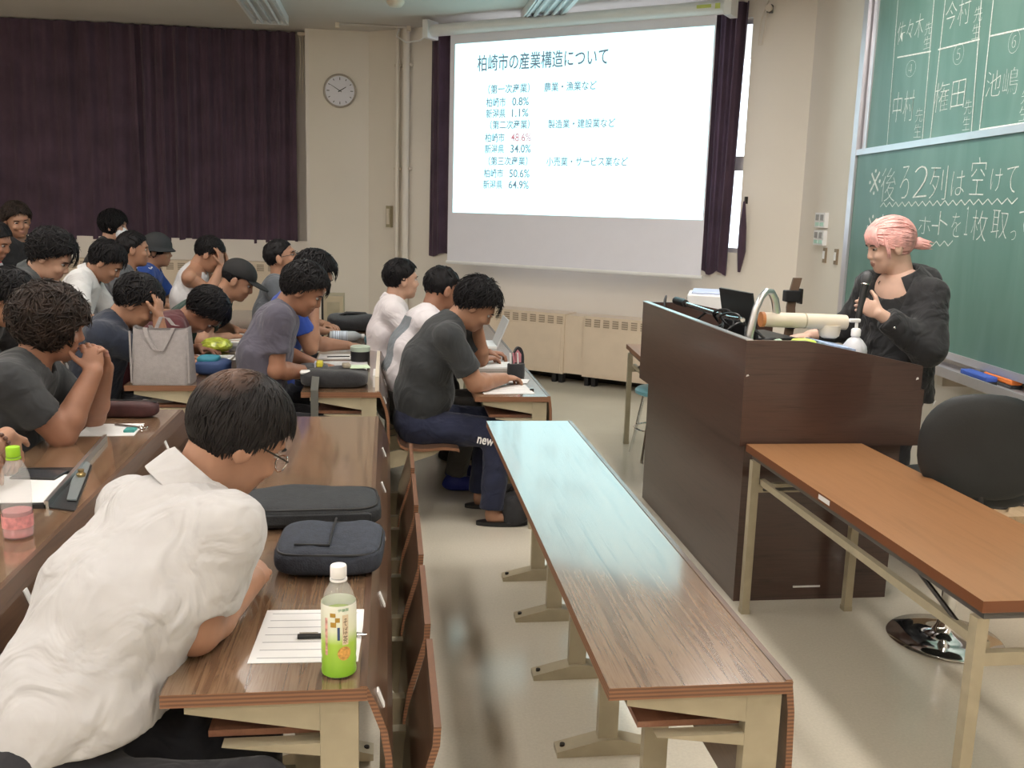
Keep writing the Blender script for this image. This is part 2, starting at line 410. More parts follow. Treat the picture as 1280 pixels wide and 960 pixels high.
# ------------------------------------------------------------------ clock
t = thing('wall_clock', 'round white wall clock with pale rim on the pillar', 'clock', (-.497, 10.424, 2.757))
def disc(r, y0, y1, n=40): return [[(r*math.cos(2*PI*j/n), y, r*math.sin(2*PI*j/n)) for j in range(n)] for y in (y0, y1)]
MB().loft(disc(.150, -.02, -.024)).build('face', mat('clock_face', (.74, .73, .78), .5, var=0), t)
m = MB(); prof = [(.152, -.004), (.168, -.006), (.171, -.03), (.163, -.040), (.154, -.034)]
m.loft([[(r*math.cos(2*PI*j/40), y, r*math.sin(2*PI*j/40)) for j in range(40)] for r, y in prof], True, False)
m.build('rim', mat('clock_rim', (.50, .44, .38), .4, metal=.2), t, True)
for k in range(12):
    a = k*PI/6; L = .018 if k % 3 else .028; m = MB()
    c, s = math.cos(a), math.sin(a); r1, r0, wd = .135, .135-L, .0035
    m.add([(r0*s-wd*c, -.0255, r0*c+wd*s), (r1*s-wd*c, -.0255, r1*c+wd*s), (r1*s+wd*c, -.0255, r1*c-wd*s), (r0*s+wd*c, -.0255, r0*c-wd*s),
           (r0*s-wd*c, -.0235, r0*c+wd*s), (r1*s-wd*c, -.0235, r1*c+wd*s), (r1*s+wd*c, -.0235, r1*c-wd*s), (r0*s+wd*c, -.0235, r0*c-wd*s)],
          [(0, 1, 2, 3), (7, 6, 5, 4), (0, 4, 5, 1), (1, 5, 6, 2), (2, 6, 7, 3), (3, 7, 4, 0)]); m.build('hour_mark', M['dark_metal'], t)
def hand(name, ang, L, wd, y):
    c, s = math.cos(ang), math.sin(ang); m = MB()
    pts = [(-.02*s-wd*c, -.02*c+wd*s), (L*s-wd*.5*c, L*c+wd*.5*s), (L*s+wd*.5*c, L*c-wd*.5*s), (-.02*s+wd*c, -.02*c-wd*s)]
    m.prism(pts, y-.002, y, 'y'); m.build(name, M['black'], t)
hand('hour_hand', math.radians(58), .075, .005, -.028); hand('minute_hand', math.radians(-58), .115, .0035, -.031)

# ------------------------------------------------------------------ pipes on the front wall
for s, r, lab in ((4.12, .022, 'slim cream vertical pipe nearer the clock'), (4.015, .036, 'thick cream vertical pipe nearer the projection screen')):
    p = fw(s, 0, .06); t = thing('wall_pipe', lab, 'pipe', tuple(p))
    MB().tube([(0, 0, .0), (0, 0, CEIL-.005)], r, 16).build('pipe', M['wall'], t, True)
    for z in (1.98, 3.0):
        m = MB(); wbox(m, fw, s-.045, s+.045, z-.012, z+.012, 0, .06); local(m, t).build('clamp', M['ivory'], t)
p = fw(4.245, 1.38); t = thing('switch_box', 'narrow upright metal junction box beside the pipes', 'junction box', tuple(p))
m = MB(); wbox(m, fw, 4.215, 4.27, 1.38, 1.60, 0, .05); local(m, t).build('box', mat('olive_box', (.36, .31, .20), .4), t)
m = MB(); wbox(m, fw, 4.225, 4.26, 1.41, 1.57, .05, .056); local(m, t).build('cover', M['ivory'], t)

# ------------------------------------------------------------------ projection screen
t = thing('projection_screen', 'pull-down projection screen showing a bright text slide', 'screen', tuple(fw(2.0, 1.05, .35)))
SC = .35
m = MB(); rings = []
for s in (3.50, .62):
    rings.append([fw(s, 3.245+.055*math.sin(a)*(1.0), SC+.07*math.cos(a)) for a in [2*PI*j/16 for j in range(16)]])
m.loft(rings); local(m, t).build('case', M['white'], t, 40)
for s in (3.52, .60):
    m = MB(); wbox(m, fw, s-.03, s+.03, 3.17, 3.335, SC-.09, SC+.09); local(m, t).build('end_cap', M['white'], t)
m = MB(); wbox(m, fw, .66, .70, 3.22, 3.26, SC+.09, SC+.095); wbox(m, fw, .74, .86, 3.235, 3.26, SC+.072, SC+.078); local(m, t).build('sticker', mat('yellow_green_sticker', (.55, .6, .15), .5), t)
m = MB(); wbox(m, fw, .712, 3.29, 1.085, 3.24, SC-.004, SC); fab = local(m, t).build('fabric', M['fabric_screen'], t)
m = MB(); rings = [[fw(s, 1.075+.016*math.sin(a), SC-.002+.012*math.cos(a)) for a in [2*PI*j/12 for j in range(12)]] for s in (3.30, .70)]
m.loft(rings); local(m, t).build('bottom_bar', M['white'], t, 40)
slide_m = emat('projected_light', (.44, .92, 1.0), SLIDE)
m = MB(); wbox(m, fw, .725, 3.235, 1.555, 3.108, SC, SC+.0015); slide = local(m, t).build('slide_image', slide_m, t)
slide['label'] = 'bright white projected slide with grey-blue Japanese text'
ink = emat('slide_ink', (.20, .27, .33), .75); ink.node_tree.nodes['Principled BSDF'].inputs['Base Color'].default_value = (.1, .15, .2, 1)
inkt = emat('slide_title_ink', (.16, .22, .28), .7); inkt.node_tree.nodes['Principled BSDF'].inputs['Base Color'].default_value = (.1, .12, .15, 1)
inkr = emat('slide_ink_red', (.62, .26, .32), .75); inkr.node_tree.nodes['Principled BSDF'].inputs['Base Color'].default_value = (.4, .2, .2, 1)
SX = -WE
def slide_text(body, s0, z0, h, wd, mm=ink, thin=.014):
    p = fw(s0, z0, SC)-Vector(t.location)
    text_obj('slide_text', body, p, SX, UP, h, wd, mm, slide, thin=thin, lift=.004)
slide_text('柏崎市の産業構造について', 2.982, 2.846, .15, 1.325, inkt, .012)
slide_text('（第一次産業）', 2.86, 2.642, .085, .44)
slide_text('農業・漁業など', 2.274, 2.643, .08, .52)
slide_text('柏崎市', 2.878, 2.527, .083, .21); slide_text('0.8%', 2.60, 2.533, .072, .175)
slide_text('新潟県', 2.878, 2.426, .083, .21); slide_text('1.1%', 2.60, 2.432, .072, .175)
slide_text('（第二次産業）', 2.83, 2.324, .083, .42)
slide_text('製造業・建設業など', 2.221, 2.322, .08, .66)
slide_text('柏崎市', 2.882, 2.209, .083, .21); slide_text('48.6%', 2.605, 2.213, .074, .215, inkr)
slide_text('新潟県', 2.884, 2.107, .083, .21); slide_text('34.0%', 2.605, 2.112, .074, .215)
slide_text('（第三次産業）', 2.84, 1.997, .083, .42)
slide_text('小売業・サービス業など', 2.225, 1.993, .082, .80)
slide_text('柏崎市', 2.887, 1.886, .083, .21); slide_text('50.6%', 2.61, 1.89, .074, .215)
slide_text('新潟県', 2.893, 1.782, .083, .21); slide_text('64.9%', 2.615, 1.787, .074, .215)
t2 = thing('screen_cable', 'thin white cable looping from ceiling to the screen case', 'cable', tuple(fw(3.55, 3.3, .35)))
m = MB(); m.tube([fw(4.05, 3.36, .12), fw(4.03, 3.25, .2), fw(3.85, 3.17, .28), fw(3.65, 3.17, .33), fw(3.55, 3.21, .35)], .008, 6); local(m, t2).build('wire', M['white'], t2, True)

# ------------------------------------------------------------------ radiators
def radiator(P, s0, s1, h, label, vents, feet=True, off0=.03, off1=.28, z0=.09):
    t = thing('radiator_cover', label, 'radiator', tuple(P((s0+s1)/2, 0, (off0+off1)/2)), 0, 'cream radiator covers')
    m = MB(); wbox(m, P, s0, s1, z0, h, off0, off1); local(m, t).build('casing', M['radiator'], t)
    m = MB(); wbox(m, P, s0+.03*np.sign(s1-s0), s1-.03*np.sign(s1-s0), z0+.02, h-.125, off1, off1+.006); local(m, t).build('front_panel', M['radiator'], t)
    vm = mat('vent_grille', (.33, .26, .19), .5)
    n = vents
    for k in range(n):
        a = s0+(s1-s0)*(k+.18)/n; b = s0+(s1-s0)*(k+.82)/n
        m = MB(); wbox(m, P, a, b, h-.095, h-.025, off1, off1+.003); o = local(m, t).build('vent', vm, t)
        m = MB()
        for j in range(3): wbox(m, P, a, b, h-.083+j*.02, h-.077+j*.02, off1+.003, off1+.008)
        m.v = [tuple(Vector(p)-Vector(t.location)) for p in m.v]; m.build('vent_slat', M['radiator'], o)
    if feet:
        for s in (s0+.07*np.sign(s1-s0), s1-.07*np.sign(s1-s0)):
            for ds in (-.035, .035):
                m = MB(); wbox(m, P, s+ds-.02, s+ds+.02, 0, z0+.01, off1-.10, off1-.03); local(m, t).build('foot', M['black'], t)
radiator(fw, 2.02, 3.35, .655, 'cream radiator cover below the left half of the screen', 14)
radiator(fw, .55, 1.82, .655, 'cream radiator cover behind the lectern', 14)
m = MB(); wbox(m, fw, 1.815, 2.025, .10, .645, .05, .26); tag(m.build('filler_panel', M['radiator']), 'plain cream filler box between the two radiator covers', 'panel')
radiator(bw, -1.05, -2.9, .975, 'cream radiator cover below the purple curtain', 16, False, .06, .24, .1)
radiator(bw, -2.95, -4.8, .975, 'cream radiator cover under the left purple curtain', 16, False, .06, .24, .1)

# ------------------------------------------------------------------ chalkboard
t = thing('chalkboard', 'green sliding chalkboard with white handwriting in aluminium frame', 'chalkboard', tuple(rw(3.0, .8, .05)))
S0, S1 = 1.42, 5.6
m = MB(); wbox(m, rw, S0, S1, 2.05, 3.2, .03, .055); up_ = local(m, t).build('upper_panel', M['board'], t)
m = MB(); wbox(m, rw, 1.34, S1, .90, 2.04, .05, .08); lo_ = local(m, t).build('lower_panel', M['board'], t)
for (a, b, z0, z1, o0, o1, nm) in ((1.255, 1.335, .80, CEIL-.01, .0, .095, 'left_frame'), (1.36, 1.42, 2.06, 3.25, .02, .065, 'inner_frame'),
                                   (1.30, S1, 2.028, 2.066, .05, .092, 'lower_panel_rail'), (1.30, S1, .86, .90, .04, .085, 'bottom_frame')):
    m = MB(); wbox(m, rw, a, b, z0, z1, o0, o1); local(m, t).build(nm, M['frame_alu'], t)
m = MB(); wbox(m, rw, 1.335, 1.36, 2.06, 3.25, .0, .04); local(m, t).build('frame_slot', M['dark_metal'], t)
m = MB(); wbox(m, rw, 1.30, S1, .795, .815, .0, .21); wbox(m, rw, 1.30, S1, .815, .845, .20, .21); local(m, t).build('chalk_tray', M['frame_alu'], t)
for s in (1.8, 3.0, 4.4):
    m = MB(); wbox(m, rw, s-.03, s+.03, .73, .795, .0, .16); local(m, t).build('tray_bracket', M['ivory'], t)
CH = [('佐々木', 1.757, 2.117, 2.682, 2.818), ('今村', 2.397, 2.68, 2.657, 2.806), ('中村', 1.796, 2.101, 2.208, 2.389), ('権田', 2.364, 2.718, 2.212, 2.375), ('池嶋', 2.941, 3.242, 2.235, 2.362), ('先\n生', 2.148, 2.233, 2.596, 2.745), ('先\n生', 2.727, 2.814, 2.556, 2.719), ('先\n生', 2.136, 2.234, 2.091, 2.26), ('先\n生', 2.733, 2.812, 2.086, 2.243), ('先\n生', 3.288, 3.38, 2.086, 2.237), ('④', 1.934, 2.072, 2.463, 2.56), ('⑤', 2.537, 2.658, 2.448, 2.561), ('⑥', 3.11, 3.214, 2.42, 2.529), ('※', 1.588, 1.772, 1.755, 1.92), ('後', 1.788, 2.008, 1.713, 1.922), ('ろ', 2.074, 2.198, 1.73, 1.926), ('２', 2.264, 2.442, 1.732, 1.912), ('列', 2.472, 2.676, 1.726, 1.912), ('は', 2.733, 2.876, 1.736, 1.868), ('空', 2.935, 3.082, 1.741, 1.933), ('け', 3.141, 3.248, 1.758, 1.869), ('て', 3.285, 3.385, 1.748, 1.874), ('※', 1.618, 1.789, 1.466, 1.631), ('レ', 1.852, 2.058, 1.474, 1.633), ('ポ', 2.385, 2.538, 1.527, 1.636), ('ー', 2.55, 2.627, 1.57, 1.579), ('ト', 2.634, 2.737, 1.524, 1.655), ('を', 2.784, 2.882, 1.519, 1.647), ('１', 2.929, 2.963, 1.531, 1.681), ('枚', 3.001, 3.154, 1.51, 1.664), ('取', 3.199, 3.348, 1.528, 1.664), ('っ', 3.381, 3.431, 1.52, 1.566), ('て', 3.439, 3.56, 1.539, 1.665)]
for body, a, b, z0, z1 in CH:
    upper = z0 > 2.05; off = .055 if upper else .08
    p = rw(a, z0, off)-Vector(t.location)
    ex = (RE+UP*random.uniform(-.05, .03)).normalized()
    text_obj('chalk_writing', body, p, ex, UP, z1-z0, b-a, M['chalk'], up_ if upper else lo_, thin=-.021, lift=.002)
def chalk_line(pts, off, parent, wd=.004):
    m = MB()
    for (a, b) in zip(pts[:-1], pts[1:]):
        d = Vector((b[0]-a[0], b[1]-a[1])).normalized(); n = Vector((-d.y, d.x))*wd
        q = [(a[0]+n.x, a[1]+n.y), (a[0]-n.x, a[1]-n.y), (b[0]-n.x, b[1]-n.y), (b[0]+n.x, b[1]+n.y)]
        m.add([rw(s, z, off+.002)-Vector(t.location) for s, z in q], [(0, 1, 2, 3)])
    m.build('chalk_line', M['chalk'], parent)
for a, b, c, d in [(1.714, 2.963, 1.758, 2.068), (2.228, 2.858, 2.259, 2.068), (2.371, 2.829, 2.362, 2.068), (2.788, 2.744, 2.836, 2.068), (2.913, 2.718, 2.92, 2.068), (1.787, 2.605, 2.255, 2.57), (2.345, 2.565, 2.817, 2.543), (2.922, 2.541, 3.265, 2.52), (2.929, 2.076, 3.371, 2.074), (3.38, 2.7, 3.40, 2.068)]:
    chalk_line([(a, b), (c, d)], .055, up_)
for a, b, c, d in [(1.806, 1.693, 3.408, 1.706), (2.197, 1.452, 2.816, 1.484)]:
    n = int((c-a)/.045); chalk_line([(a+(c-a)*i/n, b+(d-b)*i/n+(.014 if i % 2 else -.014)) for i in range(n+1)], .08, lo_, .003)
for s0, colr, lab, nm in ((3.30, (.75, .20, .04), 'orange felt chalkboard eraser lying in the tray', .0), (3.22, (.05, .11, .45), 'blue felt chalkboard eraser in front of the orange one', .08)):
    p = rw(s0, .815, .06+nm); e = thing('chalk_eraser', lab, 'eraser', tuple(p), math.atan2(RE.y, RE.x))
    MB().rbox(0, .26, -.03, .03, .0, .018, .006).build('felt', M['black_cloth'], e)
    MB().rbox(0, .26, -.03, .03, .018, .045, .008).build('handle', mat('eraser_%d' % (nm*100), colr, .6), e)
# switches
for z, lab in ((1.525, 'upper white double switch plate left of the chalkboard'), (1.39, 'lower white double switch plate left of the chalkboard')):
    e = thing('switch_plate', lab, 'switch', tuple(rw(.55, z, 0)))
    m = MB(); wbox(m, rw, .44, .66, z, z+.115, 0, .03); local(m, e).build('plate', M['white'], e)
    for a in (.475, .575):
        m = MB(); wbox(m, rw, a, a+.055, z+.055, z+.1, .03, .037); local(m, e).build('switch', mat('grey_switch', (.3, .29, .28), .4), e)
        m = MB(); wbox(m, rw, a-.01, a+.065, z+.012, z+.04, .03, .033); local(m, e).build('label_strip', mat('mint_label', (.45, .68, .58), .5), e)
for s, lab in ((.66, 'brass key switch plate nearer the room corner'), (.90, 'brass key switch plate nearer the chalkboard')):
    e = thing('key_switch', lab, 'switch', tuple(rw(s, 1.26, 0)))
    m = MB(); wbox(m, rw, s-.03, s+.03, 1.26, 1.375, 0, .012); local(m, e).build('plate', mat('brass_plate', (.33, .25, .17), .4, metal=.5), e)
    m = MB(); wbox(m, rw, s-.012, s+.012, 1.29, 1.35, .012, .02); local(m, e).build('rocker', M['white'], e)
# ================================================================== FIXED DESKS WITH FOLDING SEATS
SP = .472
def desk(label, xr, y0, n, rz, seats, curved=True, tags=True, group='long lecture desks'):
    """xr: front (right) edge, y0: near end, n seats long, rz: floor rise; seats: string of f(olded)/o(pen) seats hung on its front"""
    L = SP*n; w = .375
    t = thing('lecture_desk', label, 'desk', (xr, y0, rz), 0, group)
    m = MB(); m.mi = 1; m.box(-w, 0, 0, L, .664, .69, top=0); m.build('tabletop', [M['desk_wood'], M['ply']], t)
    if curved: prof = [(.0, .692), (.018, .655), (.038, .60), (.048, .54), (.05, .46), (.044, .38), (.035, .30)]
    else: prof = [(.0, .692), (.010, .62), (.014, .52), (.015, .40), (.015, .27)]
    k = .014
    m = MB(); pts = prof+[(x-k, z) for x, z in reversed(prof)]; np_ = len(prof)
    vs = [(x, y, z) for y in (.004, L-.004) for x, z in pts]; q = len(pts)
    m.mi = 0; m.add(vs, [(i, i+1, i+1+q, i+q) for i in range(q) if i+1 < q]+[(q-1, 0, q, 2*q-1)])
    m.mi = 1; m.add(vs, [(i, i+1, q-2-i, q-1-i) for i in range(np_-1)]+[(q+i, q+i+1, 2*q-2-i, 2*q-1-i) for i in range(np_-1)])
    m.build('front_panel', [M['panel_wood'], M['ply']], t)
    m = MB(); m.mi = 0; m.box(-.30, -.085, .05, L-.05, .575, .588); m.build('shelf', M['shelf_wood'], t)
    for y in (.012, L-.045):
        m = MB(); m.prism([(-.335, .662), (-.0885, .662), (-.0885, .60), (-.335, .645)], y, y+.033)
        m.box(-.088, -.016, y, y+.033, .0, .66); m.prism([(-.27, .574), (-.0885, .574), (-.0885, .548)], y, y+.033)
        m.build('end_frame', M['steel'], t)
    for j in range(n):
        y = SP*(j+.9)
        if y > L-.08: y = L-.10
        m = MB(); m.box(-.175, -.115, y-.015, y+.015, .03, .575); m.build('column', M['steel'], t)
        c = t.children[-1]
        m = MB(); m.prism([(-.30, 0), (-.30, .018), (-.17, .05), (-.11, .05), (.0, .02), (.0, 0)], y-.03, y+.03); m.build('foot', M['steel'], c)
        m = MB()
        for xx in (-.28, -.02): m.lathe([(.008, .015), (.008, .03)], 8, (xx, y, 0))
        m.build('bolt', M['dark_metal'], c)
    if tags:
        for j in range(n):
            y = SP*(j+.05)+.02; m = MB(); m.add([(.0175, y, .6575), (.030, y, .6245), (.030, y+.02, .6245), (.0175, y+.02, .6575), (.0205, y, .6585), (.033, y, .6255), (.033, y+.02, .6255), (.0205, y+.02, .6585)],
                [(0, 1, 2, 3), (4, 5, 6, 7), (0, 1, 5, 4), (1, 2, 6, 5), (2, 3, 7, 6), (3, 0, 4, 7)]); m.build('seat_tag', M['paper'], t)
    for j, ch in enumerate(seats):
        if ch == '-': continue
        yc = SP*(j+.5)+.0; a, b = yc-.195, yc+.195
        if ch == 'f': prof = [(.128, .580), (.126, .54), (.106, .47), (.088, .41), (.078, .345), (.074, .28), (.07, .22)]
        else: prof = [(.085, .455), (.10, .42), (.13, .402), (.22, .396), (.32, .404), (.385, .398), (.395, .39)]
        k = .014
        m = MB(); nP = len(prof); nor = []
        for i in range(nP):
            p0 = prof[max(i-1, 0)]; p1 = prof[min(i+1, nP-1)]; d = Vector((p1[0]-p0[0], p1[1]-p0[1])).normalized(); nor.append((d.y*k, -d.x*k))
        sgn = -1 if ch == 'f' else 1
        pts = prof+[(x-sgn*abs(nx) if ch == 'f' else x+nx*0, z+nz*0 if ch == 'f' else z-abs(nz)-.002) for (x, z), (nx, nz) in reversed(list(zip(prof, nor)))] if False else prof+[(x+(.015 if ch == 'f' else 0), z-(0 if ch == 'f' else .015)) for x, z in reversed(prof)]
        q = len(pts); vs = [(x, y, z) for y in (a, b) for x, z in pts]
        m.mi = 0; m.add(vs, [(i, i+1, i+1+q, i+q) for i in range(q-1)]); m.mi = 1
        m.add(vs, [(q-1, 0, q, 2*q-1)]+[(i, i+1, q-2-i, q-1-i) for i in range(nP-1)]+[(q+i, q+i+1, 2*q-2-i, 2*q-1-i) for i in range(nP-1)])
        so = m.build('seat', [M['panel_wood'], M['ply']], t)
        for yy in (a+.02, b-.05):
            m = MB()
            if ch == 'o': m.prism([(.045, .375), (.09, .385), (.30, .383), (.27, .36), (.09, .30), (.045, .29)], yy, yy+.03)
            else: m.prism([(.045, .375), (.085, .375), (.12, .33), (.12, .24), (.07, .2), (.045, .24)], yy, yy+.03)
            m.build('seat_bracket', M['steel'], so)
    return t
ZR = {1: 0.0, 2: .02, 3: .05, 4: .10, 5: .16, 6: .22}
XR = {1: .805, 2: -.035, 3: -.845, 4: -1.66, 5: -2.47, 6: -3.28}
desk('empty front-row desk beside the lectern reflecting the slide', XR[1], 1.67, 5, 0, '', curved=False, tags=False)
desk('desk carrying two dark bags and a green tea bottle', XR[2], 1.67, 5, ZR[2], 'fffff')
desk('desk at the left edge holding the pink drink bottle', XR[3], 1.67, 5, ZR[3], 'ffoff')
desk('front-row desk of the student in the charcoal shirt', XR[1], 4.57, 7, 0, '', curved=False, tags=False)
desk('second-row desk covered with a black bag and open notebooks', XR[2], 4.57, 7, ZR[2], 'oooffff')
desk('third-row desk with the grey tote bag at its end', XR[3], 4.57, 7, ZR[3], 'ooofoff')
desk('fourth-row desk in front of the white polo shirt student', XR[4], 4.57, 7, ZR[4], 'oofofoo')
desk('fifth-row desk nearest the purple curtains', XR[5], 4.57, 7, ZR[5], 'ooofooo')
desk('sixth-row desk behind the standing masked student', XR[6], 4.57, 7, ZR[6], 'fffoofo')

# ================================================================== LECTERN
t = thing('lectern', 'large dark walnut lectern with raised rim and sloping end', 'lectern', (1.41, 3.58, 0))
Y1 = 1.57
m = MB().box(.04, .72, .05, Y1-.05, .0, .70); m.build('base', M['lectern'], t)
prof = [(0, .685), (.755, .685), (.755, 1.018), (.25, 1.115), (0, 1.115)]
for y in (0, Y1-.022):
    MB().prism(prof, y, y+.022).build('end_panel', M['lectern'], t)
MB().box(0, .022, .022, Y1-.022, .685, 1.115).build('audience_panel', M['lectern'], t)
MB().box(.7551, .77, 0, Y1, .685, .92).build('user_panel', M['lectern'], t)
m = MB(); m.prism([(.022, 1.02), (.25, 1.02), (.755, .93), (.755, .915), (.25, 1.005), (.022, 1.005)], .022, Y1-.022); m.build('worktop', mat('lectern_inner', (.04, .032, .03), .5), t)
MB().box(-.004, .026, .0, Y1, 1.115, 1.119).build('rim_strip', M['brushed'], t)
MB().box(.7201, .726, .10, Y1-.1, .08, .66).build('door', M['lectern'], t)
MB().box(.30, .42, .046, .0505, .055, .062).build('label_strip', M['paper'], t)
for k, (x, z, hh) in enumerate(((.735, .96, .012), (.012, .97, .01))):
    MB().prism([(x-.006, z), (x+.006, z+.004), (x+.003, z+hh), (x-.004, z+hh*.8)], -.0012, .0).build('chipped_veneer', M['paper'], t)

# ================================================================== FOLDING TABLES
def folding_table(label, loc, L, W, rz, sticker=True, h=.70):
    t = thing('folding_table', label, 'table', loc, rz, 'long folding tables')
    m = MB(); m.mi = 1; m.box(0, W, 0, L, h-.03, h, top=0); m.build('tabletop', [M['orange_wood'], M['dark_edge']], t)
    MB().box(.02, W-.02, .02, L-.02, h-.055, h-.031).build('apron', mat('grey_apron', (.10, .095, .09), .5), t)
    for x in (.008, W-.04):
        for y in (.025, L-.062):
            lg = MB().box(x, x+.032, y, y+.032, .02, h-.056).build('leg', M['steel'], t)
            MB().box(x-.002, x+.034, y-.002, y+.034, 0, .02).build('foot_cap', M['steel'], lg)
    for y in (.03, L-.06): MB().box(.03, W-.03, y, y+.025, .515, .55).build('crossbar', M['steel'], t)
    for x in (.045, W-.06): MB().box(x, x+.022, .05, L-.05, .545, .57).build('shelf_rail', M['steel'], t)
    for x in (.06, W-.07):
        for y0, y1 in ((.07, .42), (L-.07, L-.42)):
            MB().tube([(x, y0, .53), (x, y1, h-.06)], .007, 6).build('brace', M['dark_metal'], t, True)
    if sticker: MB().box(-.001, 0, .82, .90, h-.022, h-.006).build('sticker', M['paper'], t)
    return t
folding_table('orange-brown folding table on beige legs in front of the lectern', (1.43, 2.0, 0), 1.56, .49, 0)
folding_table('folding table standing behind the lectern near the radiators', (1.555, 5.33, 0), 1.08, .45, math.radians(-5), False)
t = thing('stool', 'light blue round stool with thin metal legs behind the lectern', 'stool', (1.79, 5.98, 0))
MB().lathe([(.0, .425), (.15, .425), (.17, .435), (.172, .455), (.155, .47), (0, .472)], 24).build('seat', mat('blue_vinyl', (.16, .36, .42), .35), t, True)
for k in range(4):
    a = PI/4+k*PI/2; MB().tube([(.12*math.cos(a), .12*math.sin(a), .43), (.21*math.cos(a), .21*math.sin(a), 0)], .011, 8).build('leg', M['chrome'], t, True)
MB().tube([(.165*math.cos(a), .165*math.sin(a), .2) for a in [2*PI*k/24 for k in range(25)]], .007, 6).build('foot_ring', M['chrome'], t, True)

# swivel chair
t = thing('swivel_chair', 'black swivel chair on a round chrome disc base', 'chair', (2.155, 3.22, 0), math.radians(-20))
MB().lathe([(0, .0), (.205, 0), (.213, .006), (.205, .014), (.12, .024), (.05, .036), (.036, .06), (.03, .085), (0, .085)], 48).build('base', M['chrome'], t, 60)
MB().lathe([(.028, .08), (.028, .34), (.02, .342), (.02, .58)], 20).build('column', M['chrome'], t, 40)
def cushion(cx, cy, cz, ax, ay, az, n=28, k=14, p=2.6, fr=None):
    m = MB(); rings = []
    for i in range(k+1):
        th = -PI/2+PI*i/k
        cz_, cr = math.copysign(abs(math.sin(th))**(.55), math.sin(th)), abs(math.cos(th))**(.45)
        ring = []
        for j in range(n):
            a = 2*PI*j/n; c, s = math.cos(a), math.sin(a)
            x = math.copysign(abs(c)**(2/p), c); y = math.copysign(abs(s)**(2/p), s)
            ring.append((cx+ax*x*cr, cy+ay*y*cr, cz+az*cz_))
        rings.append(ring)
    return m.loft(rings)
cushion(0, .03, .615, .225, .215, .035).build('seat', M['black_leather'], t, True)
# backrest: rounded shield, curved
m = MB(); rings = []
outl = []
for j in range(40):
    a = 2*PI*j/40; c, s = math.cos(a), math.sin(a)
    x = .215*math.copysign(abs(c)**.78, c); z = .19*math.copysign(abs(s)**(.70 if s < 0 else .95), s)
    outl.append((x, z))
for k, (sc, dy) in enumerate(((0.0, -.030), (.55, -.030), (.88, -.026), (.985, -.012), (1.0, 0), (.97, .016), (.80, .026), (.0, .030))):
    rings.append([(x*sc, -.235+dy+.55*(x*sc)**2, .825+z*sc) for x, z in outl])
m.loft(rings); m.build('backrest', M['black_leather'], t, True)
MB().tube([(0, -.02, .585), (0, -.20, .585), (0, -.245, .62), (0, -.235, .72)], .016, 8).build('back_bar', M['black'], t, True)
MB().tube([(.05, .0, .585), (.2, .0, .585)], .007, 6).build('lever', M['black'], t, True)
# ================================================================== THINGS ON THE LECTERN
LZ = 1.02
def lz(x): return 1.02 if x < 1.66 else 1.02-(x-1.66)*.178
# document camera: arched arm and horizontal head
t = thing('document_camera', 'ivory document camera with arched silver arm on the lectern', 'document camera', (1.52, 3.80, LZ))
MB().rbox(-.05, .05, -.06, .06, 0, .06, .01).build('base', M['brushed'], t)
arm = [(-.02, 0, .05), (-.010, 0, .12), (.005, 0, .20), (.025, 0, .25), (.05, .01, .272), (.075, .02, .268), (.10, .035, .235), (.118, .05, .18)]
MB().tube(arm, [.018, .017, .0155, .015, .015, .0155, .0165, .017], 12).build('arm', M['brushed'], t, True)
hd = MB().tube([(.055, .05, .150), (.12, .05, .149), (.25, .05, .146), (.40, .05, .142), (.43, .05, .141)], [.030, .032, .0325, .033, .032], 20).build('head', M['ivory'], t, True)
MB().tube([(.048, .05, .150), (.062, .05, .150)], .0325, 20).build('orange_lamp_ring', mat('orange_ring', (.55, .22, .08), .4), hd)
MB().tube([(.24, .05, .1464), (.246, .05, .1463)], .0333, 20).build('seam_ring', M['steel'], hd)
MB().lathe([(.03, .075), (.042, .085), (.046, .105), (.046, .13)], 20, (.36, .05, 0)).build('lens_housing', M['ivory'], hd, True)
MB().lathe([(.02, .07), (.022, .0755)], 16, (.36, .05, 0)).build('lens', M['black'], hd)
# microphone on a boom arm
t = thing('desk_microphone', 'chrome boom microphone with black grip lying across the lectern', 'microphone', (1.58, 4.5, LZ))
MB().lathe([(.05, 0), (.05, .012), (.012, .02), (.010, .10)], 16, (.03, -.1, 0)).build('stand', M['dark_metal'], t, True)
MB().tube([(-.02, .38, .115), (.0, .1, .108), (.02, -.2, .105), (.03, -.34, .112)], .012, 10).build('boom', M['chrome'], t, True)
MB().tube([(-.03, .50, .118), (-.02, .40, .116), (-.02, .36, .115)], [.021, .022, .02], 14).build('grip', M['black'], t, True)
MB().tube([(.02, -.1, .105), (.02, -.1, .06)], .018, 10).build('clamp', M['chrome'], t, True)
def cable(label, pts, r=.005, mm=None):
    pts = [Vector(p) for p in pts]; out = []
    for i in range(len(pts)-1):
        p0, p1, p2, p3 = pts[max(i-1, 0)], pts[i], pts[i+1], pts[min(i+2, len(pts)-1)]
        for k in range(6):
            u = k/6; out.append(.5*((2*p1)+(-p0+p2)*u+(2*p0-5*p1+4*p2-p3)*u*u+(-p0+3*p1-3*p2+p3)*u**3))
    out.append(pts[-1]); o = MB().tube([p-pts[0] for p in out], r, 6).build('cable', mm or M['black'], None, True, tuple(pts[0]))
    return tag(o, label, 'cable')
cable('black cable coiled around the boom microphone', [(1.56, 4.75, 1.03), (1.60, 4.6, 1.12), (1.64, 4.5, 1.06), (1.57, 4.45, 1.13), (1.63, 4.4, 1.15), (1.62, 4.3, 1.08), (1.56, 4.32, 1.13), (1.60, 4.2, 1.15), (1.66, 4.15, 1.05), (1.60, 4.05, 1.12), (1.68, 3.98, 1.04)], .006)
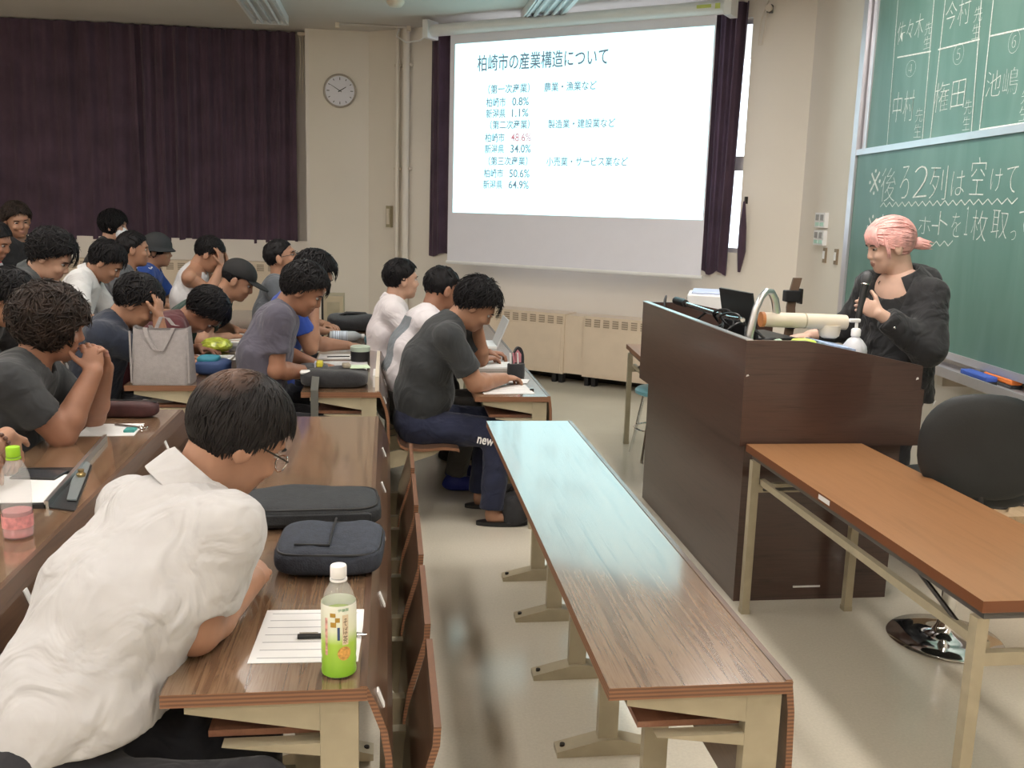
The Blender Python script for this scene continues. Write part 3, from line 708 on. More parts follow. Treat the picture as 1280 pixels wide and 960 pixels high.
cable('black cable tangle beside the microphone stand', [(1.52, 4.35, 1.03), (1.55, 4.25, 1.10), (1.50, 4.15, 1.06), (1.56, 4.1, 1.12), (1.62, 4.15, 1.10), (1.58, 4.0, 1.05), (1.66, 3.9, 1.08), (1.70, 3.95, 1.03)], .007)
cable('thin cable sticking up at the far lectern corner', [(1.50, 5.05, 1.03), (1.51, 5.06, 1.13), (1.50, 5.02, 1.16), (1.48, 4.98, 1.12), (1.49, 4.95, 1.04)], .005)
# open laptop
t = thing('laptop', 'open dark laptop standing on the lectern behind the camera arm', 'laptop', (1.72, 4.25, 0.99), math.radians(8))
MB().box(.0, .22, 0, .32, .025, .045).build('keyboard_base', M['black'], t)
m = MB(); m.add([(.0, 0, .04), (.0, .32, .04), (-.045, .32, .255), (-.045, 0, .255), (.010, 0, .042), (.010, .32, .042), (-.035, .32, .257), (-.035, 0, .257)], [(0, 1, 2, 3), (4, 5, 6, 7), (0, 1, 5, 4), (1, 2, 6, 5), (2, 3, 7, 6), (3, 0, 4, 7)])
m.build('screen_lid', M['black'], t)
# upright holder
t = thing('phone_stand', 'upright brown holder with black clamp on the lectern', 'stand', (2.10, 4.78, .942))
m = MB(); m.loft([[(x-.02, -.008, z), (x+.025, -.008, z), (x+.025, .008, z), (x-.02, .008, z)] for x, z in ((.0, .0), (.012, .12), (.005, .19), (.012, .26), (.03, .345))])
m.build('strap', mat('brown_strap', (.14, .09, .06), .5), t)
MB().rbox(-.035, .05, -.025, .02, .22, .28, .006).build('clamp', M['black'], t); MB().rbox(.048, .058, -.03, .025, .21, .29, .003).build('clamp_plate', M['dark_metal'], t)
MB().lathe([(.025, .08), (.028, .12), (.012, .14)], 12, (.01, -.01, 0)).build('joint', M['black'], t, True)
# hand sanitiser
t = thing('pump_bottle', 'white hand sanitiser pump bottle at the lectern slope', 'bottle', (1.965, 3.78, .967))
MB().lathe([(.0, 0), (.048, .0), (.052, .008), (.052, .085), (.048, .105), (.03, .130), (.017, .140), (.017, .148)], 24).build('body', mat('frosted_bottle', (.74, .74, .78), .3, var=.02, trans=.25), t, True)
cp = MB().lathe([(.020, .146), (.020, .172), (.015, .178), (.007, .18), (.007, .205)], 18).build('pump_collar', M['white'], t, True)
MB().rbox(-.034, .014, -.010, .010, .203, .219, .005).build('pump_nozzle', M['white'], cp)
# packs and papers
t = thing('wipes_pack', 'green and white soft pack of wipes on the lectern', 'wipes', (1.55, 3.66, 1.02), math.radians(6))
m = MB(); n = 10
m.add([(.02+.19*i/n, .0+.10*j/4, .012+.075*(1-(2*j/4-1)**2*.5)*(.8+.2*math.sin(3*i/n*PI)) if 0 < i < n else .03) for i in range(n+1) for j in range(5)], [(i*5+j, i*5+j+1, (i+1)*5+j+1, (i+1)*5+j) for i in range(n) for j in range(4)])
m.add([(.02, 0, 0), (.21, 0, 0), (.21, .10, 0), (.02, .10, 0)], [(0, 1, 2, 3)])
m.build('pack', mat('mint_pack', (.50, .66, .52), .4, var=.35, scale=40), t, True)
MB().rbox(.12, .21, .0, .09, .015, .085, .02).build('lime_end', mat('lime_pack', (.55, .72, .12), .4), t)
t = thing('paper_stack', 'loose blue and white papers beside the sanitiser', 'papers', (1.78, 3.66, 1.0), 0)
MB().add([(0, 0, .0), (.13, 0, -.023), (.13, .2, -.023), (0, .2, 0), (0, 0, .095), (.13, 0, .072), (.13, .2, .072), (0, .2, .095)], [(0, 1, 2, 3), (4, 5, 6, 7), (0, 1, 5, 4), (1, 2, 6, 5), (2, 3, 7, 6), (3, 0, 4, 7)]).build('sheets', mat('blue_sheets', (.36, .46, .68), .6, var=.5, scale=30), t)
# printer on the table behind
t = thing('printer', 'white and black boxy printer on the table behind the lectern', 'printer', (1.98, 5.62, .70), math.radians(-20))
MB().rbox(-.155, .155, -.16, .16, .0, .43, .012).build('body', M['white'], t)
MB().box(-.1562, -.155, -.15, .15, .02, .41).build('side_panel', M['black'], t)
MB().rbox(-.13, .13, -.14, .14, .43, .445, .006).build('top_tray', mat('blue_white_top', (.55, .62, .82), .4), t)
MB().box(-.10, .12, -.172, -.160, .10, .16).build('paper_slot', M['black'], t)
# low wooden box under/behind the chair with cables
t = thing('wooden_box', 'pale wooden platform box behind the swivel chair', 'box', (2.45, 3.55, 0))
pw = wood('pale_pine', [(.45, .31, .18), (.55, .40, .25), (.50, .35, .21)], rough=.5, stretch=(12, 1, 12), coat=0)
MB().box(0, .40, 0, .5, .0, .36).build('body', pw, t); MB().box(-.01, .41, -.01, .51, .36, .385).build('lid', pw, t)
cable('black cable lying on the pale wooden box', [(2.48, 3.58, .39), (2.55, 3.64, .395), (2.62, 3.60, .40), (2.70, 3.68, .395), (2.80, 3.62, .395), (2.93, 3.70, .395)], .005)
cable('dark cable crossing the pale wooden box', [(2.56, 3.56, .39), (2.60, 3.68, .395), (2.68, 3.66, .40), (2.72, 3.80, .395), (2.85, 3.86, .395)], .004)
t = thing('cabinet', 'small beige cabinet standing by the far end of the seating', 'cabinet', (-.56, 8.55, 0))
MB().box(0, .17, 0, .35, 0, .80).build('body', mat('beige_board', (.46, .38, .26), .6), t); MB().box(-.02, -.0005, 0, .35, 0, .80).build('dark_edge', M['black'], t); MB().box(.03, .14, -.006, 0, .1, .75).build('door', M['steel'], t)

# ================================================================== THINGS ON THE NEAR DESKS
ZA, ZB = .71, .74
def sheet(label, c, w, l, rz=0, z=.71, mm=None, th=.0016, name='paper_sheet', lines=0, cat='paper'):
    o = thing(name, label, cat, (c[0], c[1], z), rz)
    MB().box(-w/2, w/2, -l/2, l/2, 0.0004, th).build('sheet', mm or M['paper'], o)
    if lines:
        m = MB()
        for k in range(lines):
            y = l/2-.02-(l-.04)*k/max(1, lines-1); m.box(-w/2+.015, w/2-.015-.3*w*((k*37) % 5)/5, y-.0012, y+.0012, th, th+.0003)
        m.build('print_lines', mat('grey_print', (.35, .35, .36), .7), o)
    return o
sheet('white printed sheet under the pen beside the tea bottle', (-.158, 1.905), .215, .25, math.radians(-2), ZA, lines=7)
t = thing('pen', 'black ballpoint pen lying across the printed sheet', 'pen', (-.11, 1.884, ZA+.0075), 0)
MB().tube([(-.072, 0, 0), (-.04, 0, 0), (.05, 0, 0)], .0055, 10).build('barrel', M['black'], t, True); MB().tube([(.05, 0, 0), (.07, 0, 0)], [.0055, .0015], 10).build('tip', M['chrome'], t, True)
MB().tube([(-.068, .0, .007), (-.03, .0, .0065)], .0018, 6).build('clip', M['chrome'], t, True)
# bags
def soft_bag(label, c, w, l, h, rz, mm, z, flap=True, name='pouch_bag'):
    t = thing(name, label, 'bag', (c[0], c[1], z), rz, 'dark soft cases on the second-row desk')
    m = lumpy(cushion(0, 0, h*.5, w/2, l/2, h*.5, 56, 18, 5.0), .005, 26, int(w*1000)); m.build('body', mm, t, True)
    zp = [(x, y) for x, y in ((w*.47*math.copysign(abs(math.cos(a))**.4, math.cos(a)), l*.47*math.copysign(abs(math.sin(a))**.4, math.sin(a))) for a in [2*PI*k/48 for k in range(49)])]
    MB().tube([(x, y, h*.80) for x, y in zp], .0035, 6).build('zip', M['black'], t, True)
    return t
m1 = mat('charcoal_nylon', (.020, .022, .025), .75, var=.2, scale=50, bump=.2, bscale=200)
m2 = mat('slate_nylon', (.030, .036, .052), .8, var=.2, scale=60, bump=.25, bscale=220)
b1 = soft_bag('wide flat black case farther from the tea bottle', (-.215, 2.67), .40, .23, .075, math.radians(2), m1, ZA)
MB().rbox(-.17, .17, -.119, -.108, .02, .05, .004).build('front_pocket', m1, b1)
MB().tube([(-.185, -.07, .065), (-.19, -.06, .075)], .006, 8).build('zip_pull', M['chrome'], b1, True)
b2 = soft_bag('slate blue zipped case next to the tea bottle', (-.138, 2.33), .265, .26, .075, math.radians(-3), m2, ZA)
MB().tube([(.0, .12, .074), (.002, .0, .0765), (.004, -.09, .074)], .003, 6).build('seam', M['black'], b2, True)
MB().tube([(-.08, -.085, .0755), (.004, -.09, .0755)], .003, 6).build('pocket_seam', M['black'], b2, True)
# tea bottle
def bottle(label, c, z, prof, liquid, lab, cap, s=1.0):
    t = thing('drink_bottle', label, 'bottle', (c[0], c[1], z))
    MB().lathe([(r*s, h*s) for r, h in prof], 28, cap1=False).build('bottle_shell', mat('clear_pet', (.80, .82, .82), .08, var=0, alpha=.22), t, True)
    MB().lathe([(r*s, h*s) for r, h in liquid], 28).build('liquid', lab[1], t, True)
    MB().lathe([(.0145*s, .196*s), (.0155*s, .198*s), (.0155*s, .217*s), (.0145*s, .2195*s), (0, .2195*s)], 24).build('cap', cap, t, True)
    MB().lathe([(.0165*s, .190*s), (.0165*s, .194*s)], 20).build('neck_ring', cap, t, True)
    return t
prof = [(0, .0015), (.026, 0), (.031, .004), (.0325, .012), (.031, .02), (.0325, .03), (.031, .038), (.0325, .048), (.0325, .14), (.0315, .150), (.026, .168), (.017, .184), (.0135, .190), (.0135, .20)]
liq = [(0, .003), (.029, .004), (.0305, .012), (.029, .02), (.0305, .03), (.0305, .128), (0, .128)]
def tea_label():
    m, nt, b = _new('tea_label'); N, L = nt.nodes, nt.links
    tc = N.new('ShaderNodeTexCoord'); sp = N.new('ShaderNodeSeparateXYZ'); L.new(tc.outputs['Object'], sp.inputs[0])
    mr = N.new('ShaderNodeMapRange'); L.new(sp.outputs['Z'], mr.inputs[0]); mr.inputs[1].default_value = .0; mr.inputs[2].default_value = .16
    rp = N.new('ShaderNodeValToRGB'); L.new(mr.outputs[0], rp.inputs[0]); e = rp.color_ramp.elements
    e[0].position = 0; e[0].color = (.20, .46, .02, 1); e[1].position = 1; e[1].color = (.82, .82, .76, 1)
    a = e.new(.45); a.color = (.40, .62, .07, 1); a = e.new(.62); a.color = (.74, .78, .58, 1)
    L.new(rp.outputs[0], b.inputs['Base Color']); b.inputs['Roughness'].default_value = .3
    return m
tl = tea_label()
tb = bottle('half-litre bottle with green and white tea label', (-.09, 1.735), ZA, prof, liq, (None, mat('green_tea', (.42, .60, .06), .1, trans=.3)), M['white'])
m = MB(); pr = [(.0330, .006), (.0335, .012), (.0322, .02), (.0335, .03), (.0322, .038), (.0335, .048), (.0335, .142), (.0328, .149)]
m.loft([[(r*math.cos(2*PI*j/32), r*math.sin(2*PI*j/32), z) for j in range(32)] for r, z in pr], False, False); lb = m.build('label', tl, tb, True)
def on_cyl(ang, z, u, v, r=.0339):   # small flat print on the bottle, u along circumference
    a = ang+u/r; return (r*math.cos(a), r*math.sin(a), z+v)
def cyl_patch(name, ang, z, wd, ht, mm, parent, r=.0339, n=6):
    m = MB(); m.add([on_cyl(ang, z, -wd/2+wd*i/n, v, r) for v in (0, ht) for i in range(n+1)], [(i, i+1, i+n+2, i+n+1) for i in range(n)]); return m.build(name, mm, parent)
FA = math.radians(-90+4)
gold = mat('gold_print', (.42, .25, .04), .4); navy = mat('navy_print', (.04, .07, .16), .4); brown = mat('brown_print', (.10, .06, .04), .5); rice = mat('rice_print', (.62, .33, .08), .5, var=.4, scale=120)
for (u, z, wd, ht, mm) in ((-.012, .128, .011, .008, gold), (-.003, .118, .009, .009, gold), (-.011, .108, .011, .010, gold), (-.001, .082, .005, .026, navy)):
    cyl_patch('print_block', FA+u/.0339, z, wd, ht, mm, lb)
cyl_patch('print_panel', FA+.012/.0339, .072, .012, .06, mat('cream_print', (.70, .58, .40), .5), lb)
m = MB(); m.add([on_cyl(FA, .055, .010, 0, .0342)]+[on_cyl(FA, .055, .010+.013*math.cos(2*PI*k/20), .014*math.sin(2*PI*k/20), .0342) for k in range(20)], [(0, k+1, (k+1) % 20+1) for k in range(20)]); m.build('print_disc', rice, lb)
cyl_patch('print_side', FA-.026/.0339, .05, .006, .075, mat('pink_print', (.75, .35, .30), .5, var=.6, scale=90), lb)
def bottle_text(body, u, z, h, wd, mm):
    o = text_obj('label_text', body, (0, 0, 0), (1, 0, 0), (0, 1, 0), h, wd, mm, lb, lift=0)
    me = o.data; co = np.zeros(len(me.vertices)*3); me.vertices.foreach_get('co', co); co = co.reshape(-1, 3)
    a = FA+(u+co[:, 0])/.0339; P = np.stack([.0343*np.cos(a), .0343*np.sin(a), z+co[:, 1]], 1); me.vertices.foreach_set('co', P.ravel()); me.update()
bottle_text('そ\nば\n茶', .0075, .075, .05, .009, brown); bottle_text('伊藤園', -.002, .139, .006, .02, mat('green_print', (.05, .25, .08), .5))
# pink drink bottle on the left desk
profp = [(0, .0015), (.028, 0), (.0335, .005), (.034, .02), (.033, .06), (.034, .10), (.034, .125), (.031, .150), (.024, .172), (.016, .186), (.0135, .190), (.0135, .20)]
pb = bottle('half-empty clear bottle of pink drink with a lime green cap', (-.935, 2.47), ZB, profp, [(0, .003), (.032, .006), (.0325, .02), (.0315, .055), (.0315, .066), (0, .066)], (None, mat('pink_drink', (.85, .36, .36), .1, trans=.5)), mat('lime_cap', (.33, .62, .03), .4), 1.08)
m = MB(); m.lathe([(.0372, .03), (.0372, .062)], 28, cap0=False, cap1=False); m.build('label', mat('pink_label', (.72, .30, .30), .4, var=.3, scale=60), pb, True)
# open metal-edged case, phone, sheets, pencil case, keys
t = thing('equipment_case', 'open black equipment case with silver edges on the left desk', 'case', (-1.10, 2.70, ZB))
MB().box(-.12, .155, 0, .02, 0, .012).build('tray_edge', M['black'], t); MB().box(-.12, .155, .02, .42, 0, .004).build('tray', M['black'], t)
m = MB(); a, b = Vector((.157, .0, .005)), Vector((.135, .80, .012)); m.add([(.150, 0, 0), (.162, 0, 0), (.100, .80, .0), (.088, .80, .0), (.150, 0, .022), (.162, 0, .022), (.100, .80, .022), (.088, .80, .022)], [(0, 1, 2, 3), (4, 5, 6, 7), (0, 1, 5, 4), (1, 2, 6, 5), (2, 3, 7, 6), (3, 0, 4, 7)]); m.build('edge_rail', M['brushed'], t)
MB().prism([(.163, 0), (.242, -.035), (.150, .44), (.108, .52)], .001, .005, 'z').build('open_flap', M['black'], t)
MB().prism([(.222, .046), (.195, .05), (.146, .252), (.118, .477), (.147, .437), (.180, .27)], .008, .012, 'z').build('stay_bracket', mat('grey_bracket', (.26, .30, .31), .35, metal=.5), t)
MB().lathe([(.012, 0), (.015, .008), (.007, .014), (.010, .022)], 12, (.164, .285, .012)).build('latch_knob', mat('brass', (.35, .26, .12), .3, metal=.9), t, True)
sheet('white paper lying in the open case on the left desk', (-1.08, 2.87), .24, .30, math.radians(4), ZB+.005)
t = thing('smartphone', 'dark smartphone lying by the pink bottle', 'phone', (-1.07, 3.02, ZB), math.radians(-8)); MB().rbox(-.07, .07, -.05, .05, 0, .012, .005).build('body', M['black'], t); MB().box(-.064, .064, -.044, .044, .012, .0125).build('screen', mat('dark_glass', (.05, .05, .055), .1), t)
sheet('blank white paper under the curly-haired student elbow', (-1.03, 3.66), .20, .20, math.radians(3), ZB)
t = thing('pencil_case', 'long dark red and black pencil case on the left desk', 'pencil case', (-1.035, 3.90, ZB), math.radians(-4))
cushion(0, 0, .032, .125, .045, .032, 32, 12, 4).build('body', mat('dark_red_cloth', (.055, .018, .018), .6, var=.3, scale=20), t, True); MB().tube([(-.12, 0, .062), (0, 0, .066), (.12, 0, .06)], .004, 6).build('zip', M['black'], t, True)
t = thing('key_ring', 'bunch of keys with a teal charm on the left desk', 'keys', (-.955, 3.66, ZB))
MB().tube([(.018*math.cos(a)+.03, .02*math.sin(a)+.03, .004) for a in [2*PI*k/16 for k in range(17)]], .0025, 6).build('ring', M['chrome'], t, True)
MB().tube([(.02, .02, .005), (-.08, .07, .006)], .005, 6).build('key', M['brushed'], t, True); MB().rbox(-.02, .02, -.05, -.0, 0, .012, .004).build('charm', mat('teal', (.05, .28, .26), .4), t)
# ================================================================== THINGS ON THE FAR DESKS
# grey tote bag
t = thing('tote_bag', 'grey canvas tote bag standing at the desk end', 'bag', (-1.055, 4.65, ZB), math.radians(-2))
tm = mat('grey_canvas', (.30, .275, .275), .9, var=.08, scale=50, bump=.25, bscale=240)
m = MB(); rings = []
for z, sx, sy in ((0, .135, .075), (.01, .139, .078), (.10, .135, .07), (.20, .130, .055), (.265, .127, .04)):
    rings.append([(sx*math.copysign(abs(math.cos(a))**.28, math.cos(a)), sy*math.copysign(abs(math.sin(a))**.28, math.sin(a)), z+(.008*math.cos(a*2) if z > .2 else 0)) for a in [2*PI*(j+.5)/40 for j in range(40)]])
m.loft(rings, True, False); m.build('body', tm, t, 35)
for sy, dz in ((-1, -.10), (1, .04)):
    pts = [(-.068, sy*.044, .268), (-.055, sy*.054-.006*(sy < 0), .225), (-.02, sy*.066-.004, .268+dz), (.01, sy*.066-.004, .262+dz), (.035, sy*.06, .21 if sy < 0 else .27), (.06, sy*.044, .268)]
    m = MB(); rings = []
    for x, y, z in pts: rings.append([(x-.009, y-.003, z), (x+.009, y-.003, z), (x+.009, y+.003, z), (x-.009, y+.003, z)])
    m.loft(rings); m.build('strap', tm, t)
for sx in (-1, 1): MB().box(sx*.131-.004, sx*.131+.004, -.072, -.066, .01, .255).build('side_seam', tm, t)
t = thing('pouch', 'blue zipped pouch with teal top beside the tote bag', 'pouch', (-.895, 4.92, ZB), 0)
cushion(.02, 0, .035, .085, .09, .035, 28, 12, 4).build('body', mat('blue_cloth', (.03, .06, .16), .7), t, True); cushion(.0, 0, .072, .055, .06, .018, 24, 8, 4).build('top', mat('teal_cloth', (.03, .22, .30), .6), t, True)
t = thing('snack_bag', 'crumpled yellow-green snack bag in front of the maroon shirt', 'snack bag', (-1.00, 5.62, ZB))
m = MB(); rings = []
for k in range(9):
    rings.append([((.035+.05*math.sin(PI*k/8)**.6+.012*random.random())*math.cos(2*PI*j/14)+.02, -.09+.2*k/8, .04+(.035*math.sin(PI*k/8)**.7+.012*random.random())*math.sin(2*PI*j/14)) for j in range(14)])
m.loft(rings); m.build('wrapper', mat('lime_wrapper', (.50, .56, .06), .3, var=.5, scale=25), t)
t = thing('cube_eraser', 'small white box beside the snack bag', 'box', (-.885, 5.68, ZB)); MB().rbox(-.03, .03, -.02, .02, 0, .055, .004).build('body', M['white'], t); MB().box(-.0305, .0305, -.0205, .0205, .012, .03).build('band', mat('grey_print2', (.4, .42, .45), .5), t)
sheet('white worksheet in front of the maroon shirt student', (-.96, 5.42), .26, .18, 0, ZB, lines=5)
sheet('crumpled white paper on the shelf under the tote bag', (-1.10, 4.70), .14, .10, .2, .05+.590)
t = thing('pencil_case', 'flat black pencil pouch next to the blue pouch', 'pencil case', (-.90, 5.15, ZB)); cushion(0, 0, .018, .08, .04, .018, 24, 8, 4).build('body', M['black_cloth'], t, True); MB().tube([(-.07, 0, .036), (.07, 0, .036)], .003, 6).build('zip', M['brushed'], t, True)

# second-row far desk
t = thing('backpack', 'black backpack lying flat with pens at the second-row desk end', 'backpack', (-.27, 4.78, ZA))
lumpy(cushion(0.01, 0, .04, .165, .14, .04, 48, 16, 4), .008, 22, 3).build('body', M['black_cloth'], t, True)
cushion(-.10, .05, .075, .075, .06, .02, 24, 8, 3).build('top_pocket', mat('grey_mesh', (.09, .09, .095), .8), t, True)
m = MB(); m.loft([[(x-.018, y, z), (x+.018, y, z), (x+.018, y+.004, z+.004), (x-.018, y+.004, z+.004)] for x, y, z in ((-.075, -.05, .088), (-.075, -.135, .06), (-.075, -.225, .012), (-.075, -.2225, -.14))]); m.build('strap', mat('strap_web', (.10, .10, .09), .7), t)
MB().rbox(-.155, -.10, -.10, -.06, .065, .085, .01).build('white_buckle', M['white'], t)
t = thing('tape_roll', 'yellow and grey correction tape on the black backpack', 'tape', (-.335, 4.80, ZA+.086)); MB().rbox(-.016, .016, -.03, .03, 0, .03, .008).build('body', mat('yellow_plastic', (.60, .52, .05), .4), t); MB().rbox(-.026, -.017, -.03, .03, .0, .026, .003).build('cover', mat('grey_plastic', (.4, .4, .5), .4), t)
t = thing('note_pad', 'pale green sticky note pad on the backpack', 'note', (-.14, 4.82, ZA+.082), .15); MB().box(-.05, .05, -.045, .045, 0, .004).build('sheet', mat('pale_green_paper', (.55, .68, .48), .7), t); MB().rbox(-.085, -.045, -.03, .03, -.002, .022, .008).build('binding', mat('tan_cloth', (.33, .29, .22), .7), t)
t = thing('document_tray', 'upright beige card divider at the front edge of the second-row desk', 'divider', (-.058, 4.60, ZA)); MB().box(0, .018, 0, .85, 0, .072).build('board', M['ivory'], t); MB().box(-.012, -.0005, .1, .3, 0, .06).build('tab', M['paper'], t)
sheet('open white notebook page under the purple shirt student hand', (-.26, 5.16), .30, .20, 0, ZA, lines=6)
sheet('second notebook page behind the correction tape', (-.25, 5.40), .28, .20, .05, ZA, lines=5)
t = thing('mug', 'black and pale green tin on the second-row desk', 'tin', (-.155, 5.52, ZA)); MB().lathe([(0, 0), (.055, 0), (.056, .06), (0, .06)], 24).build('body', M['black'], t, 40); MB().lathe([(.057, .06), (.057, .085), (.05, .09), (0, .09)], 24).build('lid', mat('pale_green_tin', (.48, .56, .46), .4), t, 40)
t = thing('pen', 'dark pen beside the black tin', 'pen', (-.29, 5.62, ZA+.006)); MB().tube([(-.06, 0, 0), (.07, .02, 0)], .006, 8).build('barrel', M['black'], t, True); MB().tube([(.07, .02, 0), (.085, .0225, 0)], [.006, .001], 8).build('tip', M['chrome'], t, True)
t = thing('magazine', 'pale stapled handout under the pen by the tin', 'handout', (-.27, 5.66, ZA)); MB().box(-.13, .13, -.09, .09, 0, .005).build('pages', M['paper'], t)
t = thing('water_bottle', 'clear water bottle lying on its side by the far hand', 'bottle', (-.26, 6.35, ZA+.034), 0)
MB().tube([(-.12, 0, 0), (-.115, 0, 0), (.03, 0, 0), (.05, 0, 0), (.08, 0, 0), (.09, 0, 0)], [.015, .032, .033, .031, .016, .014], 18).build('bottle_shell', mat('cloudy_pet', (.55, .60, .63), .25, trans=.3), t, True); MB().tube([(.09, 0, 0), (.11, 0, 0)], .0155, 14).build('cap', M['white'], t, True)
MB().tube([(-.10, 0, 0), (.0, 0, 0)], .0337, 18, False).build('label', mat('striped_label', (.45, .52, .62), .4, var=.7, scale=40, stretch=(4, .1, .1)), t, True)
t = thing('shoulder_bag', 'black slouched shoulder bag at the far end of the second-row desk', 'bag', (-.24, 6.95, ZA)); lumpy(cushion(0, 0, .06, .19, .16, .06, 40, 14, 3), .012, 18, 5).build('body', M['black_cloth'], t, True); MB().tube([(-.15, .0, .08), (-.05, -.05, .125), (.08, -.03, .12), (.17, .0, .05), (.20, -.05, .01)], .012, 8).build('strap', M['black'], t, True)
t = thing('pouch', 'teal pouch beside the lying water bottle', 'pouch', (-.10, 6.25, ZA)); cushion(0, 0, .028, .05, .07, .028, 20, 8, 3).build('body', mat('dark_teal', (.06, .14, .17), .6), t, True); MB().tube([(0, -.06, .055), (0, .06, .055)], .004, 6).build('zip', M['black'], t, True)

# first-row far desk
ZF = .69
t = thing('pencil_stand', 'black upright pencil pouch with pink items inside', 'pencil pouch', (.70, 5.10, ZF), math.radians(10))
m = MB(); rings = []
for z, a, b, cx in ((0, .048, .036, 0), (.008, .05, .038, 0), (.075, .049, .037, 0), (.08, .047, .035, 0)):
    rings.append([(cx+a*math.cos(2*PI*j/24), b*math.sin(2*PI*j/24), z) for j in range(24)])
m.loft(rings, True, True); m.build('body', M['black_cloth'], t, 40)
m = MB(); n = 14
for (r0, x) in ((1.0, 0),):
    outl = [(.018+.032*math.cos(PI*k/n), .10+.07*math.sin(PI*k/n)) for k in range(n+1)]+[(-.014, .07), (.05, .07)]
m.prism([(x, z) for x, z in outl], .012, .034); m.build('raised_flap', M['black_cloth'], t)
m = MB(); m.prism([(-.008+.0, .085), (.03, .085), (.03, .13), (.01, .155), (-.004, .135)], .004, .012); m.build('inner_pocket', mat('pink_lining', (.55, .22, .26), .6), t)
for k, x in enumerate((-.03, -.012, .012)): MB().tube([(x, -.005, .05), (x-.008, -.005, .14)], .005, 8).build('pencil', [M['white'], mat('pink_lining', (.5, .2, .2)), M['white']][k], t, True)
sheet('white worksheet under the charcoal shirt student arm', (.60, 4.76), .26, .24, math.radians(4), ZF, lines=6)
sheet('folded white paper beside the black pencil pouch', (.655, 5.0), .20, .12, math.radians(-14), ZF+.002)
t = thing('eraser', 'tiny grey eraser near the corner of the front-row desk', 'eraser', (.735, 4.74, ZF)); MB().rbox(-.01, .01, -.015, .015, 0, .01, .003).build('rubber', M['dark_metal'], t); MB().box(-.0105, .0105, -.004, .012, -.0, .0105).build('sleeve', M['brushed'], t)
t = thing('notebook', 'stack of pale notebooks by the second front-row student', 'notebook', (.60, 5.42, ZF)); MB().box(-.14, .12, -.10, .10, 0, .012).build('cover', mat('grey_cover', (.42, .40, .38), .6), t); MB().box(-.135, .125, -.095, .105, .012, .02).build('pages', M['paper'], t)
sheet('white paper by the short-haired front-row student', (.55, 5.75), .22, .22, 0, ZF, lines=4)
t = thing('tablet', 'pale open laptop at the far part of the front-row desk', 'laptop', (.62, 6.35, ZF)); MB().box(-.13, .10, -.15, .15, 0, .014).build('keyboard_base', M['white'], t)
m = MB(); m.add([(.10, -.15, .012), (.10, .15, .012), (.17, .15, .19), (.17, -.15, .19), (.108, -.15, .01), (.108, .15, .01), (.178, .15, .188), (.178, -.15, .188)], [(0, 1, 2, 3), (4, 5, 6, 7), (0, 1, 5, 4), (1, 2, 6, 5), (2, 3, 7, 6), (3, 0, 4, 7)]); m.build('screen_lid', mat('lid_grey', (.50, .52, .53), .35), t)
sheet('white paper beside the pale open laptop', (.58, 5.98), .20, .16, 0, ZF)
# floor bag next to sandals
t = thing('floor_bag', 'black cloth bag on the floor beside the sandals', 'bag', (.655, 4.72, 0)); lumpy(cushion(0, 0, .085, .075, .11, .085, 32, 14, 3), .01, 25, 9).build('body', M['black_cloth'], t, True); MB().tube([(-.05, -.03, .15), (-.02, -.04, .19), (.04, -.03, .16)], .008, 6).build('strap', M['black'], t, True)
sheet('white handout on the fourth-row desk by the polo shirt', (-1.86, 6.45), .22, .22, .1, .69+ZR[4])
sheet('white handout near the green shirt student forearms', (-.98, 6.35), .20, .2, 0, ZB)
t = thing('notebook', 'orange-brown notebook in front of the green shirt student', 'notebook', (-.98, 6.08, ZB)); MB().box(-.10, .10, -.08, .08, 0, .014).build('cover', mat('orange_cover', (.42, .18, .06), .5), t); MB().box(-.095, .098, -.075, .078, .014, .018).build('pages', M['paper'], t)
